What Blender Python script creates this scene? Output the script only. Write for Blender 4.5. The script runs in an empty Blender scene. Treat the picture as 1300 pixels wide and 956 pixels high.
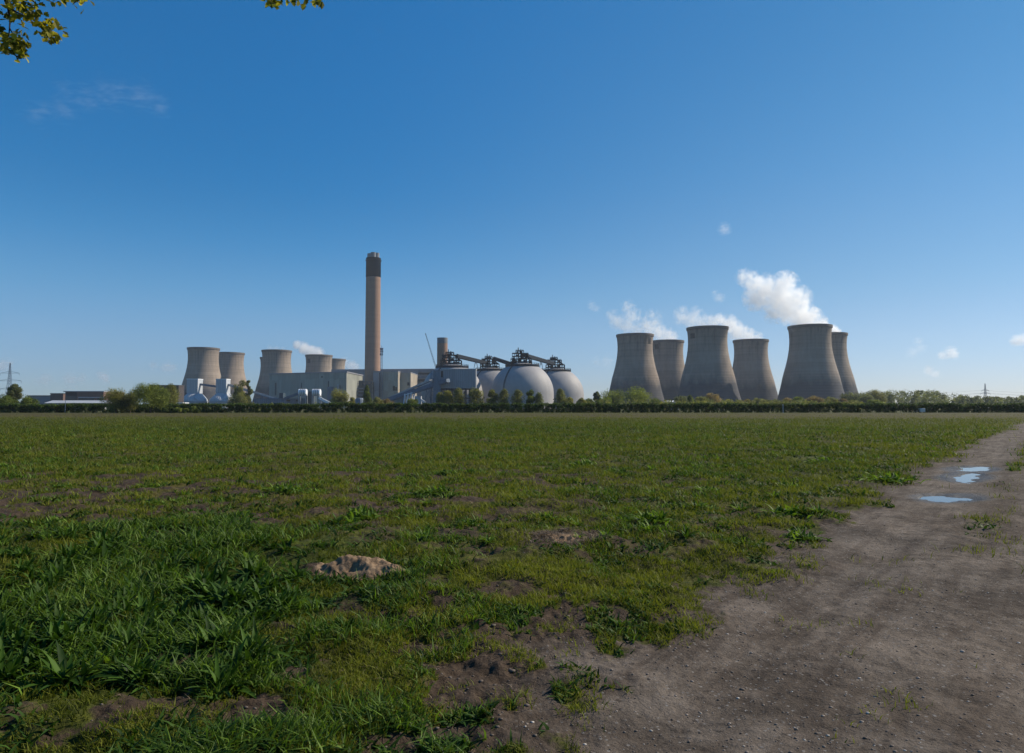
import bpy, math, random
import numpy as np
from mathutils import Vector, Matrix

random.seed(11)
RNG = np.random.default_rng(11)
S = bpy.context.scene
COL = S.collection
PI = math.pi

# ------------------------------------------------------------------ camera
F = 867.0
CAMZ = 1.6
TH = math.atan(39.0 / F)
cam_d = bpy.data.cameras.new('camera')
cam = bpy.data.objects.new('camera', cam_d)
COL.objects.link(cam)
cam_d.sensor_width = 36.0
cam_d.lens = 36.0 * F / 1300.0
cam_d.clip_start = 0.05
cam_d.clip_end = 40000
cam.location = (0, 0, CAMZ)
cam.rotation_euler = (PI / 2 + TH, 0, 0)
S.camera = cam


def P(px, py, Y):
    """world point seen at a photo pixel, at distance Y"""
    u, v = (px - 650) / F, (478 - py) / F
    dy = math.cos(TH) - v * math.sin(TH)
    dz = math.sin(TH) + v * math.cos(TH)
    t = Y / dy
    return Vector((u * t, Y, CAMZ + dz * t))


def G(px, py):
    """ground point seen at a photo pixel"""
    u, v = (px - 650) / F, (478 - py) / F
    dy = math.cos(TH) - v * math.sin(TH)
    dz = math.sin(TH) + v * math.cos(TH)
    t = -CAMZ / dz
    return (u * t, dy * t)


# ------------------------------------------------------------------ tags
def tag(o, label=None, cat=None, group=None, kind=None):
    if label: o['label'] = label
    if cat: o['category'] = cat
    if group: o['group'] = group
    if kind: o['kind'] = kind
    return o


def empty(name, loc, label, cat, group=None, rz=0.0):
    o = bpy.data.objects.new(name, None)
    o.empty_display_size = 0.5
    COL.objects.link(o)
    o.location = loc
    o.rotation_euler = (0, 0, rz)
    return tag(o, label, cat, group)


# ------------------------------------------------------------------ mesh builder
class MB:
    def __init__(self):
        self.v, self.f = [], []

    def add(self, vs, fs):
        b = len(self.v)
        self.v.extend([tuple(p) for p in vs])
        self.f.extend([tuple(i + b for i in q) for q in fs])
        return self

    def prism(self, pts, z0, z1):
        """pts: list of (x,y) counter-clockwise; z1 number or list"""
        n = len(pts)
        zt = z1 if isinstance(z1, (list, tuple)) else [z1] * n
        vs = [(x, y, z0) for x, y in pts] + [(p[0], p[1], zt[i]) for i, p in enumerate(pts)]
        fs = [tuple(range(n - 1, -1, -1)), tuple(range(n, 2 * n))]
        for i in range(n):
            j = (i + 1) % n
            fs.append((i, j, n + j, n + i))
        return self.add(vs, fs)

    def box(self, x0, x1, y0, y1, z0, z1):
        return self.prism([(x0, y0), (x1, y0), (x1, y1), (x0, y1)], z0, z1)

    def beam(self, a, b, w, h=None):
        a, b = Vector(a), Vector(b)
        h = h or w
        d = (b - a).normalized()
        up = Vector((0, 0, 1)) if abs(d.z) < 0.95 else Vector((0, 1, 0))
        r = d.cross(up).normalized()
        u = r.cross(d).normalized()
        vs = []
        for p in (a, b):
            for sx, sz in ((-1, -1), (1, -1), (1, 1), (-1, 1)):
                vs.append(p + r * (sx * w / 2) + u * (sz * h / 2))
        return self.add(vs, [(3, 2, 1, 0), (4, 5, 6, 7), (0, 1, 5, 4), (1, 2, 6, 5), (2, 3, 7, 6), (3, 0, 4, 7)])

    def tube(self, a, b, r0, r1=None, n=8, caps=True):
        a, b = Vector(a), Vector(b)
        r1 = r0 if r1 is None else r1
        d = (b - a).normalized()
        up = Vector((0, 0, 1)) if abs(d.z) < 0.95 else Vector((0, 1, 0))
        r = d.cross(up).normalized()
        u = r.cross(d).normalized()
        vs = []
        for p, q in ((a, r0), (b, r1)):
            for k in range(n):
                t = 2 * PI * k / n
                vs.append(p + r * (math.cos(t) * q) + u * (math.sin(t) * q))
        fs = [(k, (k + 1) % n, n + (k + 1) % n, n + k) for k in range(n)]
        if caps:
            fs += [tuple(range(n - 1, -1, -1)), tuple(range(n, 2 * n))]
        return self.add(vs, fs)

    def path(self, pts, radii, n=7):
        """one continuous tapered tube through points"""
        pts = [Vector(p) for p in pts]
        vs, fs = [], []
        for i, p in enumerate(pts):
            d = (pts[min(i + 1, len(pts) - 1)] - pts[max(i - 1, 0)]).normalized()
            up = Vector((0, 1, 0)) if abs(d.z) > 0.8 else Vector((0, 0, 1))
            r = d.cross(up).normalized()
            u = r.cross(d).normalized()
            for k in range(n):
                t = 2 * PI * k / n
                vs.append(p + r * (math.cos(t) * radii[i]) + u * (math.sin(t) * radii[i]))
        for i in range(len(pts) - 1):
            for k in range(n):
                a, b = i * n + k, i * n + (k + 1) % n
                fs.append((a, b, b + n, a + n))
        fs += [tuple(range(n - 1, -1, -1)), tuple(range(len(vs) - n, len(vs)))]
        return self.add(vs, fs)

    def lathe(self, prof, n=48, c=(0, 0), close=False):
        vs, fs = [], []
        m = len(prof)
        for r, z in prof:
            for k in range(n):
                t = 2 * PI * k / n
                vs.append((c[0] + r * math.cos(t), c[1] + r * math.sin(t), z))
        for i in range(m if close else m - 1):
            i2 = (i + 1) % m
            for k in range(n):
                k2 = (k + 1) % n
                fs.append((i * n + k, i * n + k2, i2 * n + k2, i2 * n + k))
        return self.add(vs, fs)

    def build(self, name, mat, parent=None, smooth=False, world=False):
        """vertices are local to the parent unless world=True"""
        me = bpy.data.meshes.new(name)
        vs = self.v
        if world and parent is not None:
            inv = parent_matrix(parent).inverted()
            vs = [tuple(inv @ Vector(p)) for p in vs]
        me.from_pydata(vs, [], self.f)
        me.update()
        me.materials.append(mat)
        if smooth:
            me.polygons.foreach_set('use_smooth', [True] * len(me.polygons))
            try:
                me.set_sharp_from_angle(angle=math.radians(40))
            except Exception:
                pass
        o = bpy.data.objects.new(name, me)
        COL.objects.link(o)
        if parent is not None: o.parent = parent
        return o


def parent_matrix(p):
    m = Matrix.Translation(p.location) @ p.rotation_euler.to_matrix().to_4x4()
    return (parent_matrix(p.parent) @ m) if p.parent else m


def np_mesh(name, verts, faces, mat, parent=None, attrs=None, colors=None):
    """verts (N,3), faces (M,4) or (M,3) numpy"""
    me = bpy.data.meshes.new(name)
    k = faces.shape[1]
    me.vertices.add(len(verts))
    me.vertices.foreach_set('co', np.asarray(verts, dtype=np.float32).ravel())
    me.loops.add(faces.size)
    me.loops.foreach_set('vertex_index', faces.astype(np.int32).ravel())
    me.polygons.add(len(faces))
    me.polygons.foreach_set('loop_start', np.arange(0, faces.size, k, dtype=np.int32))
    me.update(calc_edges=True)
    for an, av in (attrs or {}).items():
        a = me.attributes.new(an, 'FLOAT', 'POINT')
        a.data.foreach_set('value', np.asarray(av, dtype=np.float32))
    me.materials.append(mat)
    o = bpy.data.objects.new(name, me)
    COL.objects.link(o)
    if parent is not None: o.parent = parent
    return o


# ------------------------------------------------------------------ materials
class NT:
    def __init__(self, name):
        self.m = bpy.data.materials.new(name)
        self.m.use_nodes = True
        self.t = self.m.node_tree
        self.t.nodes.clear()
        self.out = self.n('ShaderNodeOutputMaterial')

    def n(self, kind, **kw):
        nd = self.t.nodes.new(kind)
        for k, v in kw.items():
            if k == 'ins':
                for i, x in v.items():
                    if isinstance(x, bpy.types.NodeSocket):
                        self.t.links.new(x, nd.inputs[i])
                    else:
                        nd.inputs[i].default_value = x
            else:
                setattr(nd, k, v)
        return nd

    def math(self, op, a, b=0.0, c=None, clamp=False):
        ins = {0: a, 1: b}
        if c is not None: ins[2] = c
        return self.n('ShaderNodeMath', operation=op, use_clamp=clamp, ins=ins).outputs[0]

    def noise(self, vec, scale, detail=4.0, rough=0.55, dist=0.0):
        return self.n('ShaderNodeTexNoise', ins={'Vector': vec, 'Scale': scale, 'Detail': detail, 'Roughness': rough, 'Distortion': dist}).outputs[0]

    def ramp(self, fac, stops):
        r = self.n('ShaderNodeValToRGB', ins={0: fac})
        el = r.color_ramp.elements
        while len(el) < len(stops): el.new(0.5)
        for e, (p, c) in zip(el, stops):
            e.position = p
            e.color = (c[0], c[1], c[2], 1) if not isinstance(c, (int, float)) else (c, c, c, 1)
        return r.outputs[0]

    def mix(self, fac, a, b, blend='MIX'):
        nd = self.n('ShaderNodeMix', data_type='RGBA', blend_type=blend)
        for i, x in ((0, fac), (6, a), (7, b)):
            if isinstance(x, bpy.types.NodeSocket):
                self.t.links.new(x, nd.inputs[i])
            elif isinstance(x, (int, float)):
                nd.inputs[i].default_value = x if i == 0 else (x, x, x, 1)
            else:
                nd.inputs[i].default_value = (x[0], x[1], x[2], 1)
        return nd.outputs[2]

    def attr(self, name):
        return self.n('ShaderNodeAttribute', attribute_name=name).outputs['Fac']

    def coord(self, kind='Object'):
        return self.n('ShaderNodeTexCoord').outputs[kind]

    def mapping(self, vec, scale):
        return self.n('ShaderNodeMapping', ins={'Vector': vec, 'Scale': scale}).outputs[0]

    def bump(self, h, strength, dist):
        return self.n('ShaderNodeBump', ins={'Height': h, 'Strength': strength, 'Distance': dist}).outputs[0]

    def surf(self, color, rough=0.8, normal=None, spec=0.3, metal=0.0):
        b = self.n('ShaderNodeBsdfPrincipled', ins={'Base Color': color, 'Roughness': rough, 'Specular IOR Level': spec, 'Metallic': metal})
        if normal is not None: self.t.links.new(normal, b.inputs['Normal'])
        self.t.links.new(b.outputs[0], self.out.inputs['Surface'])
        return self.m


def c4(c): return (c[0], c[1], c[2], 1)


def plain(name, base, rough=0.7, var=0.25, scale=0.15, metal=0.0, spec=0.3):
    t = NT(name)
    co = t.coord()
    n1 = t.noise(co, scale, 5, 0.6)
    n2 = t.noise(t.mapping(co, (1, 1, 0.12)), scale * 4, 4, 0.6)
    k = t.math('ADD', t.math('MULTIPLY', n1, 0.6), t.math('MULTIPLY', n2, 0.4))
    lo = [x * (1 - var) for x in base]
    hi = [min(1, x * (1 + var)) for x in base]
    return t.surf(t.ramp(k, [(0.3, lo), (0.7, hi)]), rough, spec=spec, metal=metal)


def cladding(name, base, pitch=1.2, rough=0.55):
    """profiled sheet cladding: vertical ribs with panel tone differences and streaks"""
    t = NT(name)
    co = t.coord()
    sp = t.n('ShaderNodeSeparateXYZ', ins={0: co})
    w = t.math('SINE', t.math('MULTIPLY', t.math('ADD', sp.outputs[0], t.math('MULTIPLY', sp.outputs[1], 0.9)), 2 * PI / pitch))
    cell = t.n('ShaderNodeTexVoronoi', feature='F1', ins={'Vector': t.mapping(co, (0.12, 0.12, 0.06)), 'Scale': 1.0, 'Randomness': 0.2})
    tone = t.n('ShaderNodeSeparateColor', ins={0: cell.outputs['Color']}).outputs[0]
    st = t.noise(t.mapping(co, (0.8, 0.8, 0.03)), 1.0, 5, 0.65)
    k = t.math('ADD', t.math('MULTIPLY', tone, 0.3), t.math('MULTIPLY', st, 0.7))
    col = t.ramp(k, [(0.2, [x * 0.72 for x in base]), (0.75, [x * 1.2 for x in base])])
    return t.surf(col, rough, t.bump(w, 0.6, 0.15))


def tower_concrete():
    t = NT('weathered_tower_concrete')
    co = t.coord()
    sp = t.n('ShaderNodeSeparateXYZ', ins={0: co})
    z = sp.outputs[2]
    lift = t.math('SINE', t.math('MULTIPLY', z, 2 * PI / 3.8))
    liftk = t.noise(t.mapping(co, (0.004, 0.004, 0.13)), 1.0, 3, 0.6)
    streak = t.noise(t.mapping(co, (0.16, 0.16, 0.012)), 1.0, 5, 0.65)
    blot = t.noise(co, 0.035, 5, 0.6)
    k = t.math('ADD', t.math('ADD', t.math('MULTIPLY', liftk, 0.35), t.math('MULTIPLY', streak, 0.4)), t.math('MULTIPLY', blot, 0.25))
    col = t.ramp(k, [(0.32, (0.165, 0.132, 0.108)), (0.5, (0.25, 0.203, 0.165)), (0.68, (0.33, 0.272, 0.222))])
    # damp, algae-stained foot with a ragged upper edge
    e = t.math('ADD', z, t.math('MULTIPLY', t.math('SUBTRACT', t.noise(t.mapping(co, (0.09, 0.09, 0.03)), 1.0, 4, 0.6), 0.5), 26))
    foot = t.n('ShaderNodeMapRange', ins={0: e, 1: 46.0, 2: 32.0, 3: 0.0, 4: 0.9}).outputs[0]
    col = t.mix(foot, col, (0.05, 0.054, 0.066))
    top = t.n('ShaderNodeMapRange', ins={0: e, 1: 90.0, 2: 112.0, 3: 0.0, 4: 0.35}).outputs[0]
    col = t.mix(top, col, (0.12, 0.1, 0.085))
    # soot and rain streaks running down from the rim, pale lime runs between
    run = t.noise(t.mapping(co, (0.35, 0.35, 0.012)), 1.0, 4, 0.7)
    drip = t.math('MULTIPLY', t.n('ShaderNodeMapRange', ins={0: z, 1: 70.0, 2: 112.0, 3: 0.0, 4: 0.75}).outputs[0], t.ramp(run, [(0.5, 0.0), (0.62, 1.0)]))
    col = t.mix(drip, col, (0.075, 0.065, 0.058))
    band = t.noise(t.mapping(co, (0.002, 0.002, 0.3)), 1.0, 2, 0.5)
    col = t.mix(t.ramp(band, [(0.52, 0.0), (0.6, 0.3)]), col, t.mix(1.0, col, (0.7, 0.7, 0.72), 'MULTIPLY'))
    return t.surf(col, 0.9, t.bump(t.math('ADD', lift, t.math('MULTIPLY', streak, 1.0)), 0.25, 0.2), spec=0.15)


def chimney_concrete():
    t = NT('brown_chimney_concrete')
    co = t.coord()
    liftk = t.noise(t.mapping(co, (0.004, 0.004, 0.12)), 1.0, 4, 0.6)
    streak = t.noise(t.mapping(co, (0.25, 0.25, 0.012)), 1.0, 5, 0.65)
    k = t.math('ADD', t.math('MULTIPLY', liftk, 0.5), t.math('MULTIPLY', streak, 0.5))
    col = t.ramp(k, [(0.3, (0.2, 0.125, 0.088)), (0.7, (0.33, 0.21, 0.15))])
    return t.surf(col, 0.9, spec=0.15)


def dome_skin():
    t = NT('grey_dome_membrane')
    co = t.coord()
    streak = t.noise(t.mapping(co, (0.2, 0.2, 0.025)), 1.0, 5, 0.65)
    blot = t.noise(co, 0.06, 4, 0.6)
    k = t.math('ADD', t.math('MULTIPLY', streak, 0.55), t.math('MULTIPLY', blot, 0.45))
    col = t.ramp(k, [(0.3, (0.25, 0.24, 0.245)), (0.7, (0.35, 0.335, 0.33))])
    return t.surf(col, 0.6, spec=0.25)


def leaf_mat(name, dark, light, trans=0.35, spec=0.25):
    """foliage: per-leaf tint from the attribute 'tint' (0..1)"""
    t = NT(name)
    a = t.attr('tint')
    col = t.ramp(a, [(0.0, dark), (1.0, light)])
    d = t.n('ShaderNodeBsdfPrincipled', ins={'Base Color': col, 'Roughness': 0.6, 'Specular IOR Level': spec})
    tr = t.n('ShaderNodeBsdfTranslucent', ins={'Color': t.mix(1.0, col, (1.0, 1.0, 0.55), 'MULTIPLY')})
    mx = t.n('ShaderNodeMixShader', ins={0: trans})
    t.t.links.new(d.outputs[0], mx.inputs[1])
    t.t.links.new(tr.outputs[0], mx.inputs[2])
    t.t.links.new(mx.outputs[0], t.out.inputs['Surface'])
    return t.m


def bark_mat(name, base):
    t = NT(name)
    co = t.coord()
    n = t.noise(t.mapping(co, (6, 6, 1)), 2.0, 6, 0.65)
    return t.surf(t.ramp(n, [(0.3, [x * 0.5 for x in base]), (0.7, base)]), 0.9, t.bump(n, 0.6, 0.02))


def ground_mat():
    t = NT('field_and_track_ground')
    co = t.coord()
    cover, trk, dry = t.attr('cover'), t.attr('track'), t.attr('dry')
    f1 = t.noise(co, 9.0, 8, 0.68)
    f2 = t.noise(co, 55.0, 6, 0.65)
    f3 = t.noise(co, 1.3, 6, 0.6)
    big = t.noise(co, 0.35, 5, 0.6)
    # bare earth of the field
    soil = t.ramp(t.math('ADD', t.math('MULTIPLY', f1, 0.6), t.math('MULTIPLY', f2, 0.4)),
                  [(0.34, (0.0195, 0.0133, 0.0086)), (0.52, (0.0546, 0.0374, 0.0250)), (0.7, (0.1131, 0.0819, 0.0569))])
    # compacted track
    trc = t.ramp(t.math('ADD', t.math('ADD', t.math('MULTIPLY', f3, 0.42), t.math('MULTIPLY', f1, 0.33)), t.math('MULTIPLY', f2, 0.25)),
                 [(0.34, (0.0468, 0.0351, 0.0265)), (0.45, (0.1053, 0.0827, 0.0640)), (0.56, (0.1677, 0.1342, 0.1061)), (0.72, (0.2496, 0.2044, 0.1638))])
    trc = t.mix(t.ramp(big, [(0.35, 0.0), (0.65, 0.8)]), trc, t.mix(1.0, trc, (0.84, 0.88, 0.93), 'MULTIPLY'))
    # wheel-dragged streaks run along the track, and darker damp patches
    rot = t.n('ShaderNodeMapping', vector_type='POINT', ins={'Vector': co, 'Rotation': (0, 0, math.radians(-51.7))}).outputs[0]
    rot = t.mapping(rot, (0.3, 2.6, 1))
    strk = t.noise(rot, 1.6, 7, 0.66)
    trc = t.mix(t.ramp(strk, [(0.46, 0.0), (0.6, 0.8)]), trc, t.mix(1.0, trc, (0.56, 0.52, 0.49), 'MULTIPLY'))
    damp = t.noise(co, 0.8, 6, 0.7, 0.6)
    trc = t.mix(t.ramp(damp, [(0.47, 0.0), (0.6, 0.85)]), trc, t.mix(1.0, trc, (0.5, 0.47, 0.44), 'MULTIPLY'))
    pits = t.n('ShaderNodeTexVoronoi', feature='F1', ins={'Vector': t.mapping(co, (1, 1.3, 1)), 'Scale': 13.0, 'Randomness': 1.0})
    pq = t.n('ShaderNodeSeparateColor', ins={0: pits.outputs['Color']})
    pit = t.math('MULTIPLY', t.math('LESS_THAN', t.math('ADD', pits.outputs['Distance'], t.math('MULTIPLY', t.math('SUBTRACT', f2, 0.5), 0.7)), 0.22), t.math('GREATER_THAN', pq.outputs[0], 0.72))
    trc = t.mix(t.math('MULTIPLY', pit, 0.75), trc, (0.0351, 0.0281, 0.0234))
    peb = t.n('ShaderNodeTexVoronoi', feature='F1', ins={'Vector': co, 'Scale': 38.0, 'Randomness': 1.0})
    pr = t.n('ShaderNodeSeparateColor', ins={0: peb.outputs['Color']})
    stone = t.math('MULTIPLY', t.math('LESS_THAN', peb.outputs['Distance'], 0.33), t.math('GREATER_THAN', pr.outputs[0], 0.8))
    trc = t.mix(t.math('MULTIPLY', stone, 0.75), trc, t.mix(pr.outputs[1], (0.0780, 0.0702, 0.0663), (0.2574, 0.2418, 0.2262)))
    soil = t.mix(trk, soil, trc)
    # turf
    gr = t.ramp(t.math('ADD', t.math('MULTIPLY', f1, 0.5), t.math('MULTIPLY', f3, 0.5)),
                [(0.34, (0.0125, 0.0164, 0.0031)), (0.5, (0.0429, 0.0546, 0.0070)), (0.68, (0.1092, 0.1209, 0.0156))])
    gdry = t.ramp(f1, [(0.3, (0.042, 0.03, 0.01)), (0.7, (0.095, 0.07, 0.024))])
    gr = t.mix(t.math('MULTIPLY', dry, 0.75), gr, gdry)
    e = t.math('ADD', cover, t.math('MULTIPLY', t.math('SUBTRACT', t.math('ADD', t.math('MULTIPLY', f1, 0.65), t.math('MULTIPLY', f3, 0.35)), 0.5), 1.5))
    m = t.n('ShaderNodeMapRange', interpolation_type='SMOOTHSTEP', ins={0: e, 1: 0.35, 2: 0.65, 3: 0.0, 4: 1.0}).outputs[0]
    col = t.mix(m, soil, gr)
    h = t.math('ADD', t.math('MULTIPLY', f1, 1.0), t.math('ADD', t.math('MULTIPLY', f2, 0.45), t.math('MULTIPLY', stone, 0.2)))
    wt = t.n('ShaderNodeMapRange', interpolation_type='SMOOTHSTEP', ins={0: t.math('ADD', t.attr('wet'), t.math('MULTIPLY', t.math('SUBTRACT', f1, 0.5), 0.7)), 1: 0.3, 2: 0.65, 3: 0.0, 4: 1.0}).outputs[0]
    col = t.mix(t.math('MULTIPLY', wt, 0.8), col, t.mix(1.0, col, (0.36, 0.33, 0.3), 'MULTIPLY'))
    return t.surf(col, t.math('SUBTRACT', 0.95, t.math('MULTIPLY', wt, 0.5)), t.bump(h, 0.75, 0.04), spec=0.15)


def water_mat():
    t = NT('puddle_water')
    co = t.coord()
    n = t.noise(co, 5.0, 3, 0.5)
    b = t.n('ShaderNodeBsdfPrincipled', ins={'Base Color': (0.05, 0.042, 0.034, 1), 'Roughness': 0.03, 'IOR': 1.33, 'Specular IOR Level': 0.5})
    t.t.links.new(t.bump(n, 0.03, 0.01), b.inputs['Normal'])
    t.t.links.new(b.outputs[0], t.out.inputs['Surface'])
    return t.m


def volume_mat(name, blobs, dens, nscale, amp, thr, stretch=(1, 1, 1), color=(1, 1, 1), gain=2.0):
    """cloudy vapour: soft union of balls broken up by noise"""
    t = NT(name)
    co = t.coord()
    warp = t.n('ShaderNodeTexNoise', ins={'Vector': t.mapping(co, stretch), 'Scale': nscale * 0.6, 'Detail': 3.0, 'Roughness': 0.5})
    wv = t.n('ShaderNodeVectorMath', operation='SUBTRACT', ins={0: warp.outputs['Color'], 1: (0.5, 0.5, 0.5)}).outputs[0]
    wv = t.n('ShaderNodeVectorMath', operation='SCALE', ins={0: wv, 'Scale': 0.55 / nscale}).outputs[0]
    cw = t.n('ShaderNodeVectorMath', operation='ADD', ins={0: co, 1: wv}).outputs[0]
    acc = None
    for (c, r, w) in blobs:
        d = t.n('ShaderNodeVectorMath', operation='DISTANCE', ins={0: cw, 1: c}).outputs['Value']
        k = t.math('MULTIPLY', t.math('SUBTRACT', 1.0, t.math('DIVIDE', d, r)), w)
        acc = k if acc is None else t.n('ShaderNodeMath', operation='SMOOTH_MAX', ins={0: acc, 1: k, 2: 0.15}).outputs[0]
    nz = t.noise(t.mapping(cw, stretch), nscale, 7, 0.62, 0.4)
    k = t.math('ADD', acc, t.math('MULTIPLY', t.math('SUBTRACT', nz, 0.5), amp))
    k = t.math('MULTIPLY', t.math('SUBTRACT', k, thr), gain, clamp=True)
    k = t.math('MULTIPLY', t.math('MULTIPLY', k, k), dens)
    v = t.n('ShaderNodeVolumePrincipled', ins={'Color': c4(color), 'Density': k, 'Anisotropy': 0.45})
    t.t.links.new(v.outputs[0], t.out.inputs['Volume'])
    return t.m


M = {}
M['tower'] = tower_concrete()
M['chimney'] = chimney_concrete()
M['dome'] = dome_skin()
M['ground'] = ground_mat()
M['water'] = water_mat()
M['rim'] = plain('dark_rim_concrete', (0.12, 0.1, 0.088), 0.9, 0.25, 0.08)
M['hole'] = plain('dark_duct_opening', (0.03, 0.03, 0.032), 0.9)
M['black_band'] = plain('black_chimney_band', (0.005, 0.008, 0.014), 0.9, 0.25, 0.08, spec=0.02)
M['flue'] = plain('grey_flue_lining', (0.17, 0.18, 0.19), 0.8, 0.3, 0.1)
M['steel'] = plain('dark_steelwork', (0.02, 0.027, 0.038), 0.8, 0.3, 0.3, spec=0.1)
M['steel_pale'] = plain('galvanised_steel', (0.3, 0.32, 0.34), 0.5, 0.2, 0.3)
M['steel_blue'] = plain('blue_grey_steel', (0.085, 0.125, 0.185), 0.6, 0.25, 0.2)
M['teal'] = plain('dark_teal_steel', (0.03, 0.05, 0.065), 0.7, 0.4, 0.15)
M['clad_green'] = cladding('grey_green_cladding', (0.26, 0.262, 0.225), 6.0)
M['clad_beige'] = cladding('beige_cladding', (0.34, 0.29, 0.23), 4.0)
M['clad_grey'] = cladding('pale_grey_cladding', (0.3, 0.3, 0.32), 5.0)
M['clad_blue'] = cladding('blue_grey_cladding', (0.11, 0.15, 0.2), 2.4)
M['clad_box'] = cladding('slate_grey_cladding', (0.21, 0.23, 0.26), 2.0)
M['clad_white'] = cladding('white_silo_sheet', (0.4, 0.42, 0.45), 2.0)
M['roof'] = plain('grey_roof_sheet', (0.22, 0.22, 0.24), 0.7, 0.15, 0.05)
M['brown'] = plain('brown_brick', (0.135, 0.085, 0.07), 0.9, 0.25, 0.3)
M['brown_dark'] = plain('dark_brown_sheet', (0.055, 0.045, 0.045), 0.8, 0.25, 0.2)
M['glass'] = plain('dark_window_glass', (0.03, 0.035, 0.045), 0.15, 0.2, 0.3, spec=0.5)
M['white'] = plain('white_roof_sheet', (0.72, 0.74, 0.77), 0.5, 0.08, 0.1)
M['pale_roof'] = plain('pale_roof_sheet', (0.36, 0.38, 0.41), 0.6, 0.12, 0.1)
M['rust'] = plain('rust_brown_sheet', (0.22, 0.12, 0.065), 0.8, 0.3, 0.1)
M['paint_white'] = plain('white_vehicle_paint', (0.6, 0.56, 0.5), 0.6, 0.05, 1.0, spec=0.1)
M['tyre'] = plain('black_tyre_rubber', (0.02, 0.02, 0.02), 0.9)
M['bark'] = bark_mat('grey_brown_bark', (0.12, 0.09, 0.065))
M['twig'] = bark_mat('dark_twig_bark', (0.035, 0.025, 0.02))
M['wood'] = plain('weathered_post_wood', (0.2, 0.18, 0.15), 0.9, 0.3, 2.0)
M['mound'] = None
LEAF = {
    'green': leaf_mat('mid_green_leaves', (0.0340, 0.0584, 0.0116), (0.2140, 0.2627, 0.0486), 0.5),
    'fresh': leaf_mat('fresh_green_leaves', (0.0584, 0.0876, 0.0156), (0.3113, 0.3502, 0.0632), 0.5),
    'yellow': leaf_mat('yellow_green_leaves', (0.0973, 0.1021, 0.0243), (0.4280, 0.3988, 0.0973), 0.5),
    'olive': leaf_mat('olive_leaves', (0.0730, 0.0827, 0.0243), (0.3113, 0.3113, 0.0876), 0.5),
    'orange': leaf_mat('brownish_spring_leaves', (0.1167, 0.0876, 0.0389), (0.4280, 0.3113, 0.1362), 0.5),
    'dull': leaf_mat('dull_grey_green_leaves', (0.0584, 0.0730, 0.0292), (0.2529, 0.2724, 0.1070), 0.5),
    'hedge': leaf_mat('dark_hedge_leaves', (0.0091, 0.0198, 0.0038), (0.1216, 0.1900, 0.0266), 0.4),
    'grass': leaf_mat('grass_blades', (0.0304, 0.0441, 0.0046), (0.1900, 0.2090, 0.0228), 0.42, 0.15),
    'lush': leaf_mat('lush_grass_blades', (0.0125, 0.0404, 0.0035), (0.1704, 0.2780, 0.0269), 0.45, 0.3),
    'weed': leaf_mat('dark_weed_leaves', (0.0090, 0.0287, 0.0035), (0.0673, 0.1345, 0.0162), 0.35, 0.15),
    'straw': leaf_mat('straw_blades', (0.0988, 0.0646, 0.0418), (0.2508, 0.1900, 0.1292), 0.2),
    'tree': leaf_mat('sycamore_leaves', (0.0684, 0.0741, 0.0092), (0.4788, 0.4218, 0.0399), 0.6),
}

# ------------------------------------------------------------------ numpy noise


def vnoise(x, y, seed):
    xi, yi = np.floor(x).astype(np.int64), np.floor(y).astype(np.int64)
    fx, fy = x - xi, y - yi
    fx, fy = fx * fx * (3 - 2 * fx), fy * fy * (3 - 2 * fy)

    def h(a, b):
        n = (a * 374761393 + b * 668265263 + seed * 974634777) & 0xFFFFFFFF
        n = ((n ^ (n >> 13)) * 1274126177) & 0xFFFFFFFF
        n = (n ^ (n >> 16)) & 0xFFFFFFFF
        return n / 4294967295.0
    return (h(xi, yi) * (1 - fx) + h(xi + 1, yi) * fx) * (1 - fy) + (h(xi, yi + 1) * (1 - fx) + h(xi + 1, yi + 1) * fx) * fy


def fbm(x, y, seed, octv=4):
    s, a, t = 0, 1.0, 0
    for k in range(octv):
        s = s + a * vnoise(x * 2 ** k, y * 2 ** k, seed + k)
        t += a
        a *= 0.55
    return s / t


def sst(a, b, x):
    t = np.clip((x - a) / (b - a), 0, 1)
    return t * t * (3 - 2 * t)


MOUNDS = [G(452, 725) + (0.42, 0.28, 0.145), G(497, 728) + (0.16, 0.12, 0.05), G(716, 688) + (0.28, 0.26, 0.05)]
STRAW = [G(715, 686) + (0.42, 0.5)]


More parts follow.
